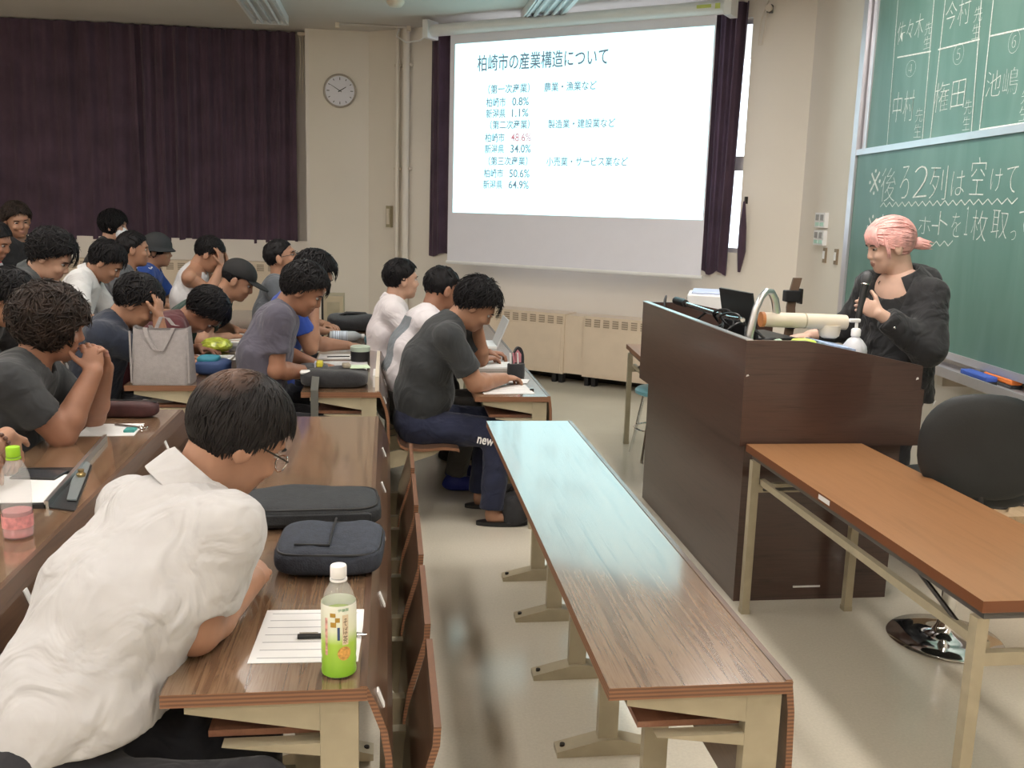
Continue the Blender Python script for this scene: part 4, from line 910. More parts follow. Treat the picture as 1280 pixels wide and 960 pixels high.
# ================================================================== PEOPLE: smooth implicit bodies, meshed with surface nets
def V3(p): return np.array(p, float)
def unit(v): v = V3(v); return v/max(1e-9, np.linalg.norm(v))
class Vol:
    def __init__(self, lo, hi, h):
        self.h = h; self.lo = V3(lo)-3*h; n = np.ceil((V3(hi)+3*h-self.lo)/h).astype(int)+1; self.n = n
        self.d = np.full(n, 1.0, np.float32)
        self.ax = [self.lo[i]+h*np.arange(n[i]) for i in range(3)]
    def _sub(self, lo, hi, pad):
        sl = []
        for i in range(3):
            a = max(0, int(math.floor((lo[i]-pad-self.lo[i])/self.h))); b = min(self.n[i], int(math.ceil((hi[i]+pad-self.lo[i])/self.h))+1)
            if b <= a: return None, None
            sl.append(slice(a, b))
        P = np.stack(np.meshgrid(self.ax[0][sl[0]], self.ax[1][sl[1]], self.ax[2][sl[2]], indexing='ij'), -1)
        return tuple(sl), P
    def put(self, lo, hi, fn, k, op):
        sl, P = self._sub(lo, hi, max(k, .0)*1.2+3*self.h)
        if sl is None: return
        b = fn(P).astype(np.float32); a = self.d[sl]
        if op == 'add':
            if k > 0: hh = np.clip(.5+.5*(b-a)/k, 0, 1); r = b*(1-hh)+a*hh-k*hh*(1-hh)
            else: r = np.minimum(a, b)
        elif op == 'sub':
            if k > 0: hh = np.clip(.5-.5*(a+b)/k, 0, 1); r = a*(1-hh)-b*hh+k*hh*(1-hh)
            else: r = np.maximum(a, -b)
        else: r = np.maximum(a, b)
        self.d[sl] = r
    def cone(self, a, b, ra, rb, k=.02, op='add', w=None, s=1.0, clip=None):
        a, b = V3(a), V3(b); R = max(ra, rb)*max(1, s)
        def fn(P):
            ba = b-a; pa = P-a; t = np.clip(pa@ba/max(1e-9, ba@ba), 0, 1); v = pa-t[..., None]*ba; r = ra+(rb-ra)*t
            if w is not None: vw = v@w; dd = np.sqrt(np.maximum(0, (v*v).sum(-1)-vw*vw+(vw/s)**2))
            else: dd = np.sqrt((v*v).sum(-1))
            d = dd-r
            if clip:
                for (p, nn) in clip: d = np.maximum(d, (P-V3(p))@V3(nn))
            return d
        self.put(np.minimum(a, b)-R, np.maximum(a, b)+R, fn, k, op)
    def ell(self, c, r, R=None, k=.02, op='add'):
        c = V3(c); r = V3(r); R = np.eye(3) if R is None else R; m = r.max()
        def fn(P):
            q = (P-c)@R; k0 = np.sqrt(((q/r)**2).sum(-1)); k1 = np.sqrt(((q/(r*r))**2).sum(-1))+1e-6
            return k0*(k0-1)/k1
        self.put(c-m, c+m, fn, k, op)
    def plane(self, p, n):
        hi = self.lo+self.h*(self.n-1)
        self.put(self.lo, hi, lambda P: (P-V3(p))@V3(n), 0, 'max')
    def wrinkle(self, amp, freq, seed=0):
        r = np.random.RandomState(seed)
        X, Y, Z = np.meshgrid(*self.ax, indexing='ij', sparse=True); acc = 0
        for i in range(5):
            f = r.randn(3)*freq*(1+.6*i); acc = acc+np.sin(f[0]*X+f[1]*Y+f[2]*Z+r.rand()*6+1.5*np.sin(f[1]*X-f[0]*Z))/(1+.6*i)
        self.d = (self.d+amp*acc*(self.d < .1)).astype(np.float32)
    def mesh(self):
        d = self.d; s = d < 0
        c = s[:-1, :-1, :-1].astype(np.int8)
        cor = [(i, j, k) for i in (0, 1) for j in (0, 1) for k in (0, 1)]
        nx, ny, nz = [q-1 for q in d.shape]
        cnt = sum(s[i:i+nx, j:j+ny, k:k+nz].astype(np.int8) for i, j, k in cor)
        act = (cnt > 0) & (cnt < 8); idx = np.argwhere(act)
        if len(idx) == 0: return np.zeros((0, 3)), np.zeros((0, 4), int)
        val = np.stack([d[idx[:, 0]+i, idx[:, 1]+j, idx[:, 2]+k] for i, j, k in cor], 1)
        pos = np.zeros((len(idx), 3)); num = np.zeros(len(idx))
        for a in range(8):
            for b in range(a+1, 8):
                ca, cb = np.array(cor[a]), np.array(cor[b])
                if np.abs(ca-cb).sum() != 1: continue
                m = (val[:, a] < 0) != (val[:, b] < 0); t = val[m, a]/(val[m, a]-val[m, b])
                pos[m] += ca+(cb-ca)*t[:, None]; num[m] += 1
        vt = self.lo+(idx+pos/num[:, None])*self.h
        ids = np.full(act.shape, -1, np.int32); ids[act] = np.arange(len(idx))
        F = []
        for ax in range(3):
            sl0 = [slice(None)]*3; sl1 = [slice(None)]*3; sl0[ax] = slice(0, -1); sl1[ax] = slice(1, None)
            ch = s[tuple(sl0)] != s[tuple(sl1)]; e = np.argwhere(ch)
            o1, o2 = [(1, 2), (2, 0), (0, 1)][ax]
            lim = np.array(act.shape)
            ok = (e[:, o1] >= 1) & (e[:, o2] >= 1) & (e[:, o1] < lim[o1]) & (e[:, o2] < lim[o2]); e = e[ok]
            fl = s[e[:, 0], e[:, 1], e[:, 2]]
            def g(d1, d2):
                q = e.copy(); q[:, o1] -= d1; q[:, o2] -= d2; return ids[q[:, 0], q[:, 1], q[:, 2]]
            q = np.stack([g(1, 1), g(0, 1), g(0, 0), g(1, 0)], 1)
            q[~fl] = q[~fl][:, ::-1]; F.append(q)
        F = np.concatenate(F); F = F[(F >= 0).all(1)]
        return vt, F
def np_obj(name, parts, mats, parent, origin, mi=None):
    vs, fs, o = [], [], 0
    for v, f in parts: vs.append(v); fs.append(f+o); o += len(v)
    v = np.concatenate(vs)-V3(origin); f = np.concatenate(fs)
    me = bpy.data.meshes.new(name); me.vertices.add(len(v)); me.vertices.foreach_set('co', v.astype(np.float32).ravel())
    me.loops.add(len(f)*4); me.loops.foreach_set('vertex_index', f.astype(np.int32).ravel())
    me.polygons.add(len(f)); me.polygons.foreach_set('loop_start', np.arange(0, len(f)*4, 4, dtype=np.int32)); me.polygons.foreach_set('loop_total', np.full(len(f), 4, np.int32))
    for m in (mats if isinstance(mats, (list, tuple)) else [mats]): me.materials.append(m)
    if mi is not None: me.polygons.foreach_set('material_index', mi(v[f].mean(1)+V3(origin)).astype(np.int32))
    me.polygons.foreach_set('use_smooth', np.ones(len(f), bool)); me.update(calc_edges=True); me.validate()
    return new_obj(name, me, parent)

def skin_mat(name, col):
    if name in MATS: return MATS[name]
    m = mat(name, col, .5, var=.10, scale=14, bump=.03, bscale=120)
    b = m.node_tree.nodes['Principled BSDF']; b.inputs['Subsurface Weight'].default_value = .08; b.inputs['Subsurface Radius'].default_value = (.01, .004, .002)
    return m
SK = {'tan': skin_mat('tan_skin', (.36, .19, .12)), 'fair': skin_mat('fair_skin', (.52, .31, .22)), 'brown': skin_mat('sunburnt_skin', (.30, .145, .09)), 'pale': skin_mat('pale_skin', (.62, .40, .31))}
LIP = mat('lips', (.40, .20, .155), .45, var=.05); EYEW = mat('eye_white', (.55, .52, .50), .3, var=0); IRIS = mat('iris_dark', (.02, .012, .01), .2, var=0)
HAIRM = {'black': mat('black_hair', (.008, .007, .008), .55, var=.4, scale=60, spec=.22), 'soft': mat('soft_black_hair', (.014, .012, .013), .55, var=.4, scale=60, spec=.22), 'brownish': mat('brown_black_hair', (.022, .014, .011), .55, var=.6, scale=25, spec=.25),
         'pink': mat('pink_hair', (.74, .40, .37), .5, var=.25, scale=30, spec=.3)}
def cloth(name, col, var=.10, rough=.88, bump=.25):
    if name in MATS: return MATS[name]
    m = mat(name, col, rough, var=var, scale=10, bump=bump*2.2, bscale=7.5, sheen=.12)
    for n in m.node_tree.nodes:
        if n.type == 'BUMP': n.inputs['Distance'].default_value = .035
        if n.type == 'TEX_NOISE' and abs(n.inputs['Scale'].default_value-7.5) < .01:
            n.inputs['Distortion'].default_value = 1.6; n.inputs['Detail'].default_value = 2.5; n.inputs['Roughness'].default_value = .45
    return m

def head_frame(yaw, pitch, roll):
    cy, sy, cp, sp = math.cos(yaw), math.sin(yaw), math.cos(pitch), math.sin(pitch)
    f = V3((cy*cp, sy*cp, -sp)); l = V3((-sy, cy, 0)); u = np.cross(f, l)
    cr, sr = math.cos(roll), math.sin(roll)
    l2 = l*cr+u*sr; u2 = u*cr-l*sr
    return np.stack([f, l2, u2], 1)      # columns: forward, left, up

def head_vol(c, R, nb, h, fem=False, ns=1.0, jaw=1.0):
    c = V3(c); T = lambda p: c+R@V3(p)
    v = Vol(np.minimum(c-.16, V3(nb)-.09), np.maximum(c+.16, V3(nb)+.09), h)
    v.ell(T((-.012, 0, .030)), (.097, .076, .090), R, 0)
    v.ell(T((.030, 0, -.028)), (.064, .060*jaw, .082), R, .03)
    v.ell(T((.040, 0, -.070)), (.045, .044*jaw, .040), R, .03)
    v.ell(T((.066, 0, -.096)), (.020, .020, .016), R, .02)
    v.ell(T((.078, 0, .030)), (.016, .048, .012), R, .016)
    for s in (-1, 1):
        v.ell(T((.094, s*.031, .006)), (.018, .020, .013), R, .012, 'sub')
        v.ell(T((.074, s*.040, -.028)), (.020, .018, .018), R, .018)
        v.ell(T((-.006, s*.083, -.008)), (.021, .012, .035), R, .005)
        v.ell(T((-.001, s*.097, -.004)), (.011, .007, .020), R, .004, 'sub')
    v.cone(T((.088, 0, .012)), T((.104 if not fem else .100, 0, -.024)), .007, .0105, .010)
    v.ell(T((.094, 0, -.031)), (.012, .017, .009), R, .008)
    v.ell(T((.090, 0, -.056)), (.011, .022, .006), R, .006); v.ell(T((.088, 0, -.067)), (.011, .019, .007), R, .006)
    v.ell(T((.099, 0, -.0615)), (.010, .026, .0018), R, .003, 'sub')
    v.cone(T((-.030, 0, -.03)), nb, .054*ns, .060*ns, .025)
    return v.mesh()

def hair(c, R, parent, origin, mm, style):
    """cap plus individual locks; style keys: vol, length, n, curl, bang, fade, nape, hole"""
    c = V3(c); T = lambda p: c+R@V3(p); g = style.get
    vol = g('vol', .018); nape = g('nape', -.085); hh = g('h', .008); slope = g('slope', .92)
    v = Vol(c-.19, c+.19, hh)
    v.ell(T((-.014, 0, .034)), V3((.099, .080, .090))+V3((vol, vol*g('side', .8), vol)), R, 0)
    if g('nape_bulk', 0): v.ell(T((-.07, 0, -.05)), (.05, .07, .06), R, .03)
    z0 = g('z0', .004)
    n = R@unit((slope, 0, -1)); v.plane(T((0, 0, z0)), n)
    v.ell(T((.125, 0, g('facez', -.02))), (.062, .085, .085), R, .02, 'sub')
    v.plane(T((0, 0, nape)), R@V3((0, 0, -1)))
    v.wrinkle(g('rough', .0022), g('freq', 70), int(abs(c[0]*1000)) % 97)
    parts = [v.mesh()]
    rs = np.random.RandomState(int(abs(c[0]*977+c[1]*331)) % 1000)
    crown = V3((-.045, .01, .115)); A = V3((.099, .080, .090)); C0 = V3((-.014, 0, .034))
    vs, fs = [], []; N = g('n', 120); Lk = g('length', .06); curl = g('curl', .25); bang = g('bang', .045); wd = g('wd', .009)
    cnt = 0; tries = 0
    while cnt < N and tries < N*8:
        tries += 1
        dr = unit(rs.randn(3)); p = C0+dr*A
        zmin = z0+slope*p[0]+.004
        if p[2] < zmin: continue
        if p[0] > .055 and p[2] < bang+.005: continue
        pts = []; q = p.copy(); off = vol*.92+.001; L = Lk*(.7+.6*rs.rand()); seg = 5
        t = q-crown; t -= (t@dr)*dr; t = unit(t+rs.randn(3)*curl*.6+V3(g('flow', (0, 0, 0)))); ok = True
        for k in range(seg+1):
            nn = unit((q-C0)/(A*A))
            s = C0+(q-C0)/math.sqrt((((q-C0)/A)**2).sum())
            pts.append(s+nn*(off+g('lift', .010)*(k/seg)**1.5*(.5+rs.rand())))
            t = t-(t@nn)*nn+rs.randn(3)*curl*.35+V3((0, 0, -g('grav', .10))); t = unit(t)
            q = s+t*L/seg
            if q[0] > .06 and q[2] < bang: break
            if q[2] < nape-.005 or (abs(q[1]) > .035 and q[2] < z0+slope*q[0]-g('over', .010)): break
        if len(pts) < 3: continue
        cnt += 1; o = len(vs); m = len(pts)
        for k, pp in enumerate(pts):
            tt = unit(pts[min(k+1, m-1)]-pts[max(k-1, 0)]); nn = unit(pp-C0); b = unit(np.cross(tt, nn)); f = (1-.92*(k/(m-1))**1.6)*wd
            for e in (b*f, nn*f*.55, -b*f, -nn*f*.55): vs.append(T(pp+e))
        for k in range(m-1):
            for j in range(4): a = o+k*4+j; bb = o+k*4+(j+1) % 4; fs.append((a, bb, bb+4, a+4))
    if vs: parts.append((np.array(vs), np.array(fs)))
    return np_obj('hair', parts, mm, parent, origin)

def hand_vol(v, W, d, n, side, curl=.5, spread=.0, thumb=.6, sc=1.0):
    """side +1 left hand, -1 right hand; d finger direction; n palm normal"""
    W = V3(W); d = unit(d); n = unit(V3(n)-(V3(n)@d)*d); t = np.cross(n, d) if side > 0 else np.cross(d, n)
    R = np.stack([d, t, n], 1)
    v.ell(W+d*.045*sc, V3((.052, .040, .016))*sc, R, .012)
    Ls = (.068, .076, .070, .055)
    for i in range(4):
        b = W+(d*(.082-.004*abs(i-1))+t*(.029-.0195*i))*sc; ang = .15*curl; L = Ls[i]*sc; fd = unit(d+t*spread*(1.2-i)*.3)
        for j, fr in enumerate((.42, .33, .25)):
            ang += curl*(.55 if j else .45); dd = fd*math.cos(ang)+n*math.sin(ang); e = b+dd*L*fr
            v.cone(b, e, (.0092-.0007*j)*sc, (.0086-.0007*j)*sc, .003); b = e
    b = W+(d*.022+t*.030)*sc; dd = unit(t*.75+d*.65+n*.25*thumb); e = b+dd*.042*sc; v.cone(b-dd*.01, e, .0135*sc, .0105*sc, .010)
    dd = unit(dd+d*.5+n*.6*thumb); v.cone(e, e+dd*.032*sc, .0102*sc, .0085*sc, .004)

def ik(S_, W, l1, l2, pole):
    S_, W = V3(S_), V3(W); D = W-S_; L = np.linalg.norm(D); L = min(max(L, abs(l1-l2)+.01), l1+l2-.004); u = unit(D)
    a = (l1*l1-l2*l2+L*L)/(2*L); hgt = math.sqrt(max(0, l1*l1-a*a)); p = V3(pole); p = unit(p-(p@u)*u)
    return S_+u*a+p*hgt, S_+u*L
def bez(a, b, c, t): return a*(1-t)**2+2*b*t*(1-t)+c*t*t

def person(label, pelvis, head, yaw=0.0, look=(0, 0, 0), arms=None, shirt=None, pants=None, skin='tan', hairst=None, hairc='black', sc=1.0,
           legs=None, h=.0075, twist=0.0, slouch=.07, shoes=None, floor=None, collar=None, neckcut=.062, eyes=True, bulk=1.0, sleeve=.62, jaw=1.0, vest=False, wr=.0016, hem=.0, fem=False, shw=.175, shirtmi=None, neckdrop=.0, handh=.0048, waist=.06, cs=1.0, cz=0.0):
    """pelvis/head: world points; yaw: hips facing (0 = +X); look: (yaw, pitch, roll) of the head; arms: dict R/L -> dict(e=,w=,d=,n=,curl=)"""
    pelvis, head = V3(pelvis), V3(head)
    fz = floor_z(pelvis[0]) if floor is None else floor
    origin = (pelvis[0], pelvis[1], fz)
    root = thing('person', label, 'person', origin)
    f = V3((math.cos(yaw), math.sin(yaw), 0)); l = V3((-math.sin(yaw), math.cos(yaw), 0)); up = V3((0, 0, 1))
    ys = yaw+twist; ls = V3((-math.sin(ys), math.cos(ys), 0))
    R = head_frame(*look)
    nb = head+R@V3((-.045, 0, -.105))+V3((0, 0, -.035))     # neck base
    nb = nb+V3((0, 0, -neckdrop))
    mid = (pelvis+nb)/2-f*slouch+up*.02
    sp = [bez(pelvis, mid, nb, t) for t in (0, .28, .58, .84, 1.0)]
    spd = unit(sp[4]-sp[2])
    fs_ = unit(np.cross(ls, spd)); ls = unit(ls-(ls@spd)*spd)
    shc = sp[4]-spd*.055
    SH = {'L': shc+ls*shw*sc-fs_*.0, 'R': shc-ls*shw*sc-fs_*.0}
    bk = bulk
    trunk = [(sp[0], sp[1], .098*bk, .100*bk, l, 1.45), (sp[1], sp[2], .100*bk, .108*bk, l, 1.42), (sp[2], sp[3], .108*bk, .092*bk, ls, 1.5)]
    hips = {s: pelvis+l*(.085 if s == 'L' else -.085)+f*.03-up*.02 for s in 'LR'}
    legs = legs or {}
    LG = {}
    for s in 'LR':
        sg = 1 if s == 'L' else -1; q = legs.get(s, {})
        kn = V3(q['k']) if 'k' in q else pelvis+f*.40+l*sg*.12+up*(.0)
        if 'k' not in q: kn[2] = fz+.47
        an = V3(q['a']) if 'a' in q else V3((kn[0], kn[1], fz+.085))+f*.02
        toe = V3(q['t']) if 't' in q else an+f*.15+up*(fz+.03-an[2])
        LG[s] = (hips[s], kn, an, toe)
    ARM = {}
    arms = arms or {}
    for s in 'LR':
        sg = 1 if s == 'L' else -1
        a = arms.get(s, {'w': pelvis+f*.42+l*sg*.14+up*.22, 'd': f-l*sg*.3, 'n': (0, 0, -1), 'curl': .6})
        w_ = V3(a['w'])
        if 'e' in a: e = V3(a['e'])
        else: e, w_ = ik(SH[s], w_, .285*sc, .25*sc, V3(a.get('pole', l*sg*.8-up*.7-f*.2)))
        ARM[s] = (SH[s], e, w_, a)
    # ---- body: head + neck, arms with hands, hidden trunk and legs; one mesh
    parts = [head_vol(head, R, nb, min(h, .0065) if h < .009 else h, fem, bulk**.5, jaw)]
    for s in 'LR':
        S_, e, w_, a = ARM[s]; sg = 1 if s == 'L' else -1
        lo = np.minimum(np.minimum(S_, e), w_)-.12; hi = np.maximum(np.maximum(S_, e), w_)+.12
        hr = .0065 if h < .009 else .009
        v = Vol(lo, hi, hr)
        ab = a.get('thick', 1.0)*bk**.5
        v.cone(S_, e, .050*ab, .041*ab, .02); m_ = e+(w_-e)*.25; v.cone(e, m_, .041*ab, .043*ab, .015); v.cone(m_, w_, .043*ab, .027*ab, .015)
        d = unit(a.get('d', w_-e)); parts.append(v.mesh())
        v = Vol(w_-.21, w_+.21, handh if h < .009 else .0065); v.cone(w_-unit(w_-e)*.04, w_, .030*ab, .027*ab, .01)
        hand_vol(v, w_, d, a.get('n', (0, 0, -1)), sg, a.get('curl', .5), a.get('spread', .2), a.get('thumb', .6), .95*sc); parts.append(v.mesh())
    vt = [sp[0]-.3, sp[4]+.3]
    allp = np.array(sp+[SH['L'], SH['R']]+[x for s in 'LR' for x in LG[s]])
    v = Vol(allp.min(0)-.17, allp.max(0)+.17, .018 if not vest else .010)
    sh_in = .0 if vest else .012
    for a_, b_, ra, rb, w_, s_ in trunk: v.cone(a_, b_, ra-sh_in, rb-sh_in, .03, w=w_, s=s_)
    v.cone(SH['L'], SH['R'], .056-sh_in, .056-sh_in, .05); v.cone(sp[3], sp[4], .075, .058, .05, w=ls, s=1.3)
    for s in 'LR':
        hp, kn, an, toe = LG[s]; v.cone(hp, kn, .075, .052, .03); v.cone(kn, an, .050, .034, .02); v.cone(an-up*.03, toe, .036, .028, .02)
    parts.append(v.mesh())
    Ri = R.T
    def mi(P):
        q = (P-head)@R; lip = (np.abs(q[:, 2]+.0615) < .0115) & (np.abs(q[:, 1]) < .024-.9*np.abs(q[:, 2]+.0615)) & (q[:, 0] > .084)
        return lip.astype(int)
    body = np_obj('body', parts, [SK[skin], LIP], root, origin, mi)
    if eyes:
        for sgn in (-1, 1):
            p = head+R@V3((.0795, sgn*.031, .006)); m = MB()
            o_ = V3(origin)
            rings = []
            for k in range(7):
                th = PI*k/6; rings.append([tuple(p-o_+R@V3((.0115*math.cos(th), .0135*math.sin(th)*math.cos(2*PI*j/10), .0055*math.sin(th)*math.sin(2*PI*j/10)))) for j in range(10)])
            m.loft(rings, False, False); m.m = [1 if i < 20 else 0 for i in range(len(m.f))]; m.build('eye', [EYEW, IRIS], root, True)
            m = MB(); m.tube([tuple(p-o_+R@V3((x, y*sgn, z))) for x, y, z in ((.0155, -.014, .018), (.0160, -.002, .0215), (.0105, .012, .021), (.001, .021, .016))], [.0022, .0032, .003, .0014], 6); m.build('eyebrow', HAIRM['black'] if hairc != 'pink' else HAIRM['brownish'], root, True)
    # ---- shirt
    if shirt is not None:
        ex = .016
        pts = np.array(sp+[SH['L'], SH['R'], ARM['L'][1], ARM['R'][1]]+([ARM['L'][2], ARM['R'][2]] if sleeve > 1 else []))
        v = Vol(pts.min(0)-.20, pts.max(0)+.18, .0095 if h < .009 else .012)
        for a_, b_, ra, rb, w_, s_ in trunk: v.cone(a_, b_, ra+ex, rb+ex, .04, w=w_, s=s_)
        if bulk > 1.05: v.ell(bez(pelvis, mid, nb, .25)+f*.05, (.13*bk, .15*bk, .13), None, .06)
        if not vest: v.cone(SH['L'], SH['R'], .060, .060, .06)
        v.cone(sp[3], sp[4]-spd*.01, .080+ex*.5, .066, .05, w=ls, s=1.35 if not vest else 1.0)
        v.plane(pelvis-up*(.03+hem), -unit(up*.9+f*.25) if hem >= 0 else -up)
        if not vest:
            for s in 'LR':
                S_, e, w_, a = ARM[s]
                if sleeve <= 1:
                    ep = S_+(e-S_)*sleeve; ax = unit(e-S_)
                    v.cone(S_-ax*.01, ep+ax*.03, .064*bk**.5, .066*bk**.5, .035, clip=[(ep, ax)])
                else:
                    v.cone(S_, e, .066, .060, .035); ep = e+(w_-e)*(sleeve-1); ax = unit(w_-e); v.cone(e, ep+ax*.03, .062, .052, .03, clip=[(ep, ax)])
        v.wrinkle(wr, 20, int(abs(pelvis[1]*100)) % 89)
        nk = unit(head-nb)
        v.cone(nb-spd*.01+fs_*.012, nb+nk*.16+fs_*.02, neckcut, neckcut*1.25, .012, 'sub')
        if vest:
            for s in 'LR': v.ell(SH[s]+spd*.02, (.085, .075, .10), None, .01, 'sub')
        np_obj('shirt', [v.mesh()], shirt, root, origin, shirtmi)
    if collar is not None:
        # fold-over collar: loft around the neck
        ax = unit(head-nb); e1 = unit(fs_-(fs_@ax)*ax); e2 = np.cross(ax, e1); m = MB(); rings = []
        nn = 28; o_ = V3(origin)
        for (r, z, dr) in ((.066, -.015, 0), (.066, .03, 0), (.070, .040, 0), (.078, .028, .004), (.090, -.012, .012), (.086, -.014, .012), (.074, .02, .004)):
            ring = []
            for j in range(nn):
                a = math.radians(32)+(2*PI-math.radians(64))*j/(nn-1)
                ring.append(tuple(nb-o_+e1*math.cos(a)*(r+.006)*cs+e2*math.sin(a)*r*cs+ax*(z*cs+cz-.028*(1+math.cos(a))*.5)))
            rings.append(ring)
        m.loft(rings, False, False, closed=False); m.build('collar', collar, root, True)
    # ---- trousers
    if pants is not None:
        pts = np.array([pelvis]+[x for s in 'LR' for x in LG[s][:3]])
        v = Vol(pts.min(0)-.17, pts.max(0)+.17, .012)
        v.cone(pelvis+l*.06, pelvis-l*.06, .118*bk, .118*bk, .03); v.cone(pelvis, sp[1], .108*bk, .106*bk, .03, w=l, s=1.42, clip=[(pelvis+up*waist, up)])
        for s in 'LR':
            hp, kn, an, toe = LG[s]; v.cone(hp, kn, .094*bk**.5, .072, .04); v.cone(kn, an, .072, .062, .03, clip=[(an-unit(an-kn)*.01, unit(an-kn))])
        v.wrinkle(.002, 24, 5)
        np_obj('trousers', [v.mesh()], pants, root, origin)
    if shoes is not None:
        for s in 'LR':
            hp, kn, an, toe = LG[s]; d = unit(V3((toe[0]-an[0], toe[1]-an[1], 0))); lat = V3((-d[1], d[0], 0)); RR = np.stack([d, lat, up], 1)
            c = V3((an[0], an[1], fz))+d*.06; v = Vol(c-.18, c+.18, .009)
            v.ell(c+up*.035, (.135, .048, .045), RR, 0); v.ell(c-d*.06+up*.06, (.06, .045, .05), RR, .03); v.plane(c+up*.004, (0, 0, -1)); np_obj('shoe', [v.mesh()], shoes, root, origin)
    if hairst is not None: hair(head, R, root, origin, HAIRM[hairc] if isinstance(hairc, str) else hairc, hairst)
    return dict(root=root, R=R, head=head, nb=nb, SH=SH, ARM=ARM, sp=sp, origin=origin, f=f, l=l, fs=fs_, ls=ls, spd=spd, LG=LG, body=body)
# ================================================================== THE PEOPLE
def rad(*a): return tuple(math.radians(x) for x in a)
DK = cloth('dark_trousers', (.018, .018, .022)); NV = cloth('navy_trousers', (.014, .018, .045)); KH = cloth('grey_trousers', (.09, .085, .08))
SHOE = mat('dark_shoe', (.02, .02, .025), .5); BSHOE = mat('blue_shoe', (.02, .03, .22), .5)
short = dict(vol=.012, length=.035, n=200, curl=.10, lift=.004, bang=.055, wd=.005)
mop = dict(vol=.022, length=.07, n=300, curl=.10, lift=.008, bang=.022, grav=.2, wd=.0062)
DT = lambda r: .69+ZR[r]+.03     # wrist height on a desk of row r

# --- man in the white shirt
WS = cloth('white_cotton_shirt', (.47, .46, .46), var=.04, bump=.34)
CROWN = None
def thinning(name, pt):
    m = mat(name, (.012, .010, .010), .55, var=.3, scale=60, spec=.25); nt = m.node_tree; N, L = nt.nodes, nt.links; b = N['Principled BSDF']
    lk = [k for k in L if k.to_socket == b.inputs['Base Color']][0]; src = lk.from_socket
    tc = N.new('ShaderNodeTexCoord'); d = N.new('ShaderNodeVectorMath'); d.operation = 'DISTANCE'; d.inputs[1].default_value = pt; L.new(tc.outputs['Object'], d.inputs[0])
    nz = N.new('ShaderNodeTexNoise'); nz.inputs['Scale'].default_value = 90; L.new(tc.outputs['Object'], nz.inputs['Vector'])
    mr = N.new('ShaderNodeMapRange'); mr.inputs[1].default_value = .075; mr.inputs[2].default_value = .012; mr.inputs[3].default_value = 0; mr.inputs[4].default_value = 1.35; L.new(d.outputs['Value'], mr.inputs[0])
    mu = N.new('ShaderNodeMath'); mu.operation = 'MULTIPLY'; L.new(mr.outputs[0], mu.inputs[0]); L.new(nz.outputs['Fac'], mu.inputs[1])
    mx = N.new('ShaderNodeMix'); mx.data_type = 'RGBA'; L.new(mu.outputs[0], mx.inputs[0]); L.new(src, mx.inputs[6]); mx.inputs[7].default_value = (.22, .12, .08, 1); L.new(mx.outputs[2], b.inputs['Base Color'])
    return m
hd = V3((-.318, 2.06, 1.10)); pv = V3((-.66, 1.70, .53))
RR1 = head_frame(*rad(26, 34, 4))
p1 = person('middle-aged man in a white short-sleeved shirt leaning on the desk beside the tea bottle', pv, hd, math.radians(12), rad(26, 34, 4),
    arms={'R': dict(e=(-.375, 1.83, .765), w=(-.30, 2.06, .775), d=(.1, .9, .05), n=(-.6, 0, -.8), curl=.7, thick=1.12),
          'L': dict(e=(-.46, 2.22, .79), w=(-.405, 1.99, .765), d=(-.15, -1, .1), n=(.2, 0, -1), curl=.5)},
    shirt=WS, pants=DK, skin='tan', hairc=thinning('thinning_black_hair', tuple(hd+RR1@V3((-.075, 0, .085))-V3((pv[0], pv[1], floor_z(pv[0]))))),
    hairst=dict(vol=.020, length=.05, n=800, curl=.035, lift=.0015, bang=.045, wd=.0036, grav=.12, z0=-.008, slope=.95, nape=-.105, rough=.001, side=.95), h=.006, bulk=1.17, collar=WS, sleeve=.76, cs=1.28, cz=.018, neckdrop=.028, slouch=.04, hem=-.13, waist=.15, wr=.0018, twist=math.radians(24), shw=.185, jaw=1.06)
R = p1['R']; o_ = V3(p1['origin'])
m = MB()
for s in (-1, 1): m.tube([tuple(p1['head']-o_+R@V3(q)) for q in ((-.01, s*.084, .012), (.05, s*.082, .012), (.098, s*.070, .010))], .0022, 6)
g_ = m.build('glasses', M['dark_metal'], p1['root'], True)
for s in (-1, 1):
    m = MB(); m.tube([tuple(p1['head']-o_+R@V3((.104-.004*abs(math.cos(a)), s*.036+.027*math.cos(a), -.003+.019*math.sin(a)))) for a in [2*PI*k/20 for k in range(21)]], .0018, 6); m.build('lens_rim', M['chrome'], g_, True)
MB().tube([(.02, .19-.37, .05), (.055, .20-.37, .055)], .012, 8).build('key_charm', mat('blue_charm', (.02, .05, .22), .3), p1['root'], True)

# --- curly-haired student, hands clasped
person('curly-haired student in a charcoal shirt resting chin on clasped hands', (-1.43, 3.50, .55), (-1.185, 3.55, 1.145), 0, rad(12, 12, 0),
    arms={'R': dict(e=(-1.135, 3.44, .775), w=(-1.045, 3.53, .985), d=(-.05, .25, .95), n=(-.5, .85, 0), curl=1.25, thick=1.15),
          'L': dict(e=(-1.12, 3.74, .775), w=(-1.03, 3.62, .985), d=(-.1, -.3, .9), n=(-.5, -.85, 0), curl=1.25, thick=1.1)},
    shirt=cloth('charcoal_tee', (.035, .037, .040)), pants=DK, skin='brown', hairc='brownish',
    hairst=dict(vol=.034, length=.08, n=620, curl=.38, lift=.014, bang=.02, wd=.0075, grav=.12, nape=-.12, z0=-.05, slope=.75, side=1.0, rough=.004), h=.006, sleeve=.66, slouch=.09, bulk=1.08)
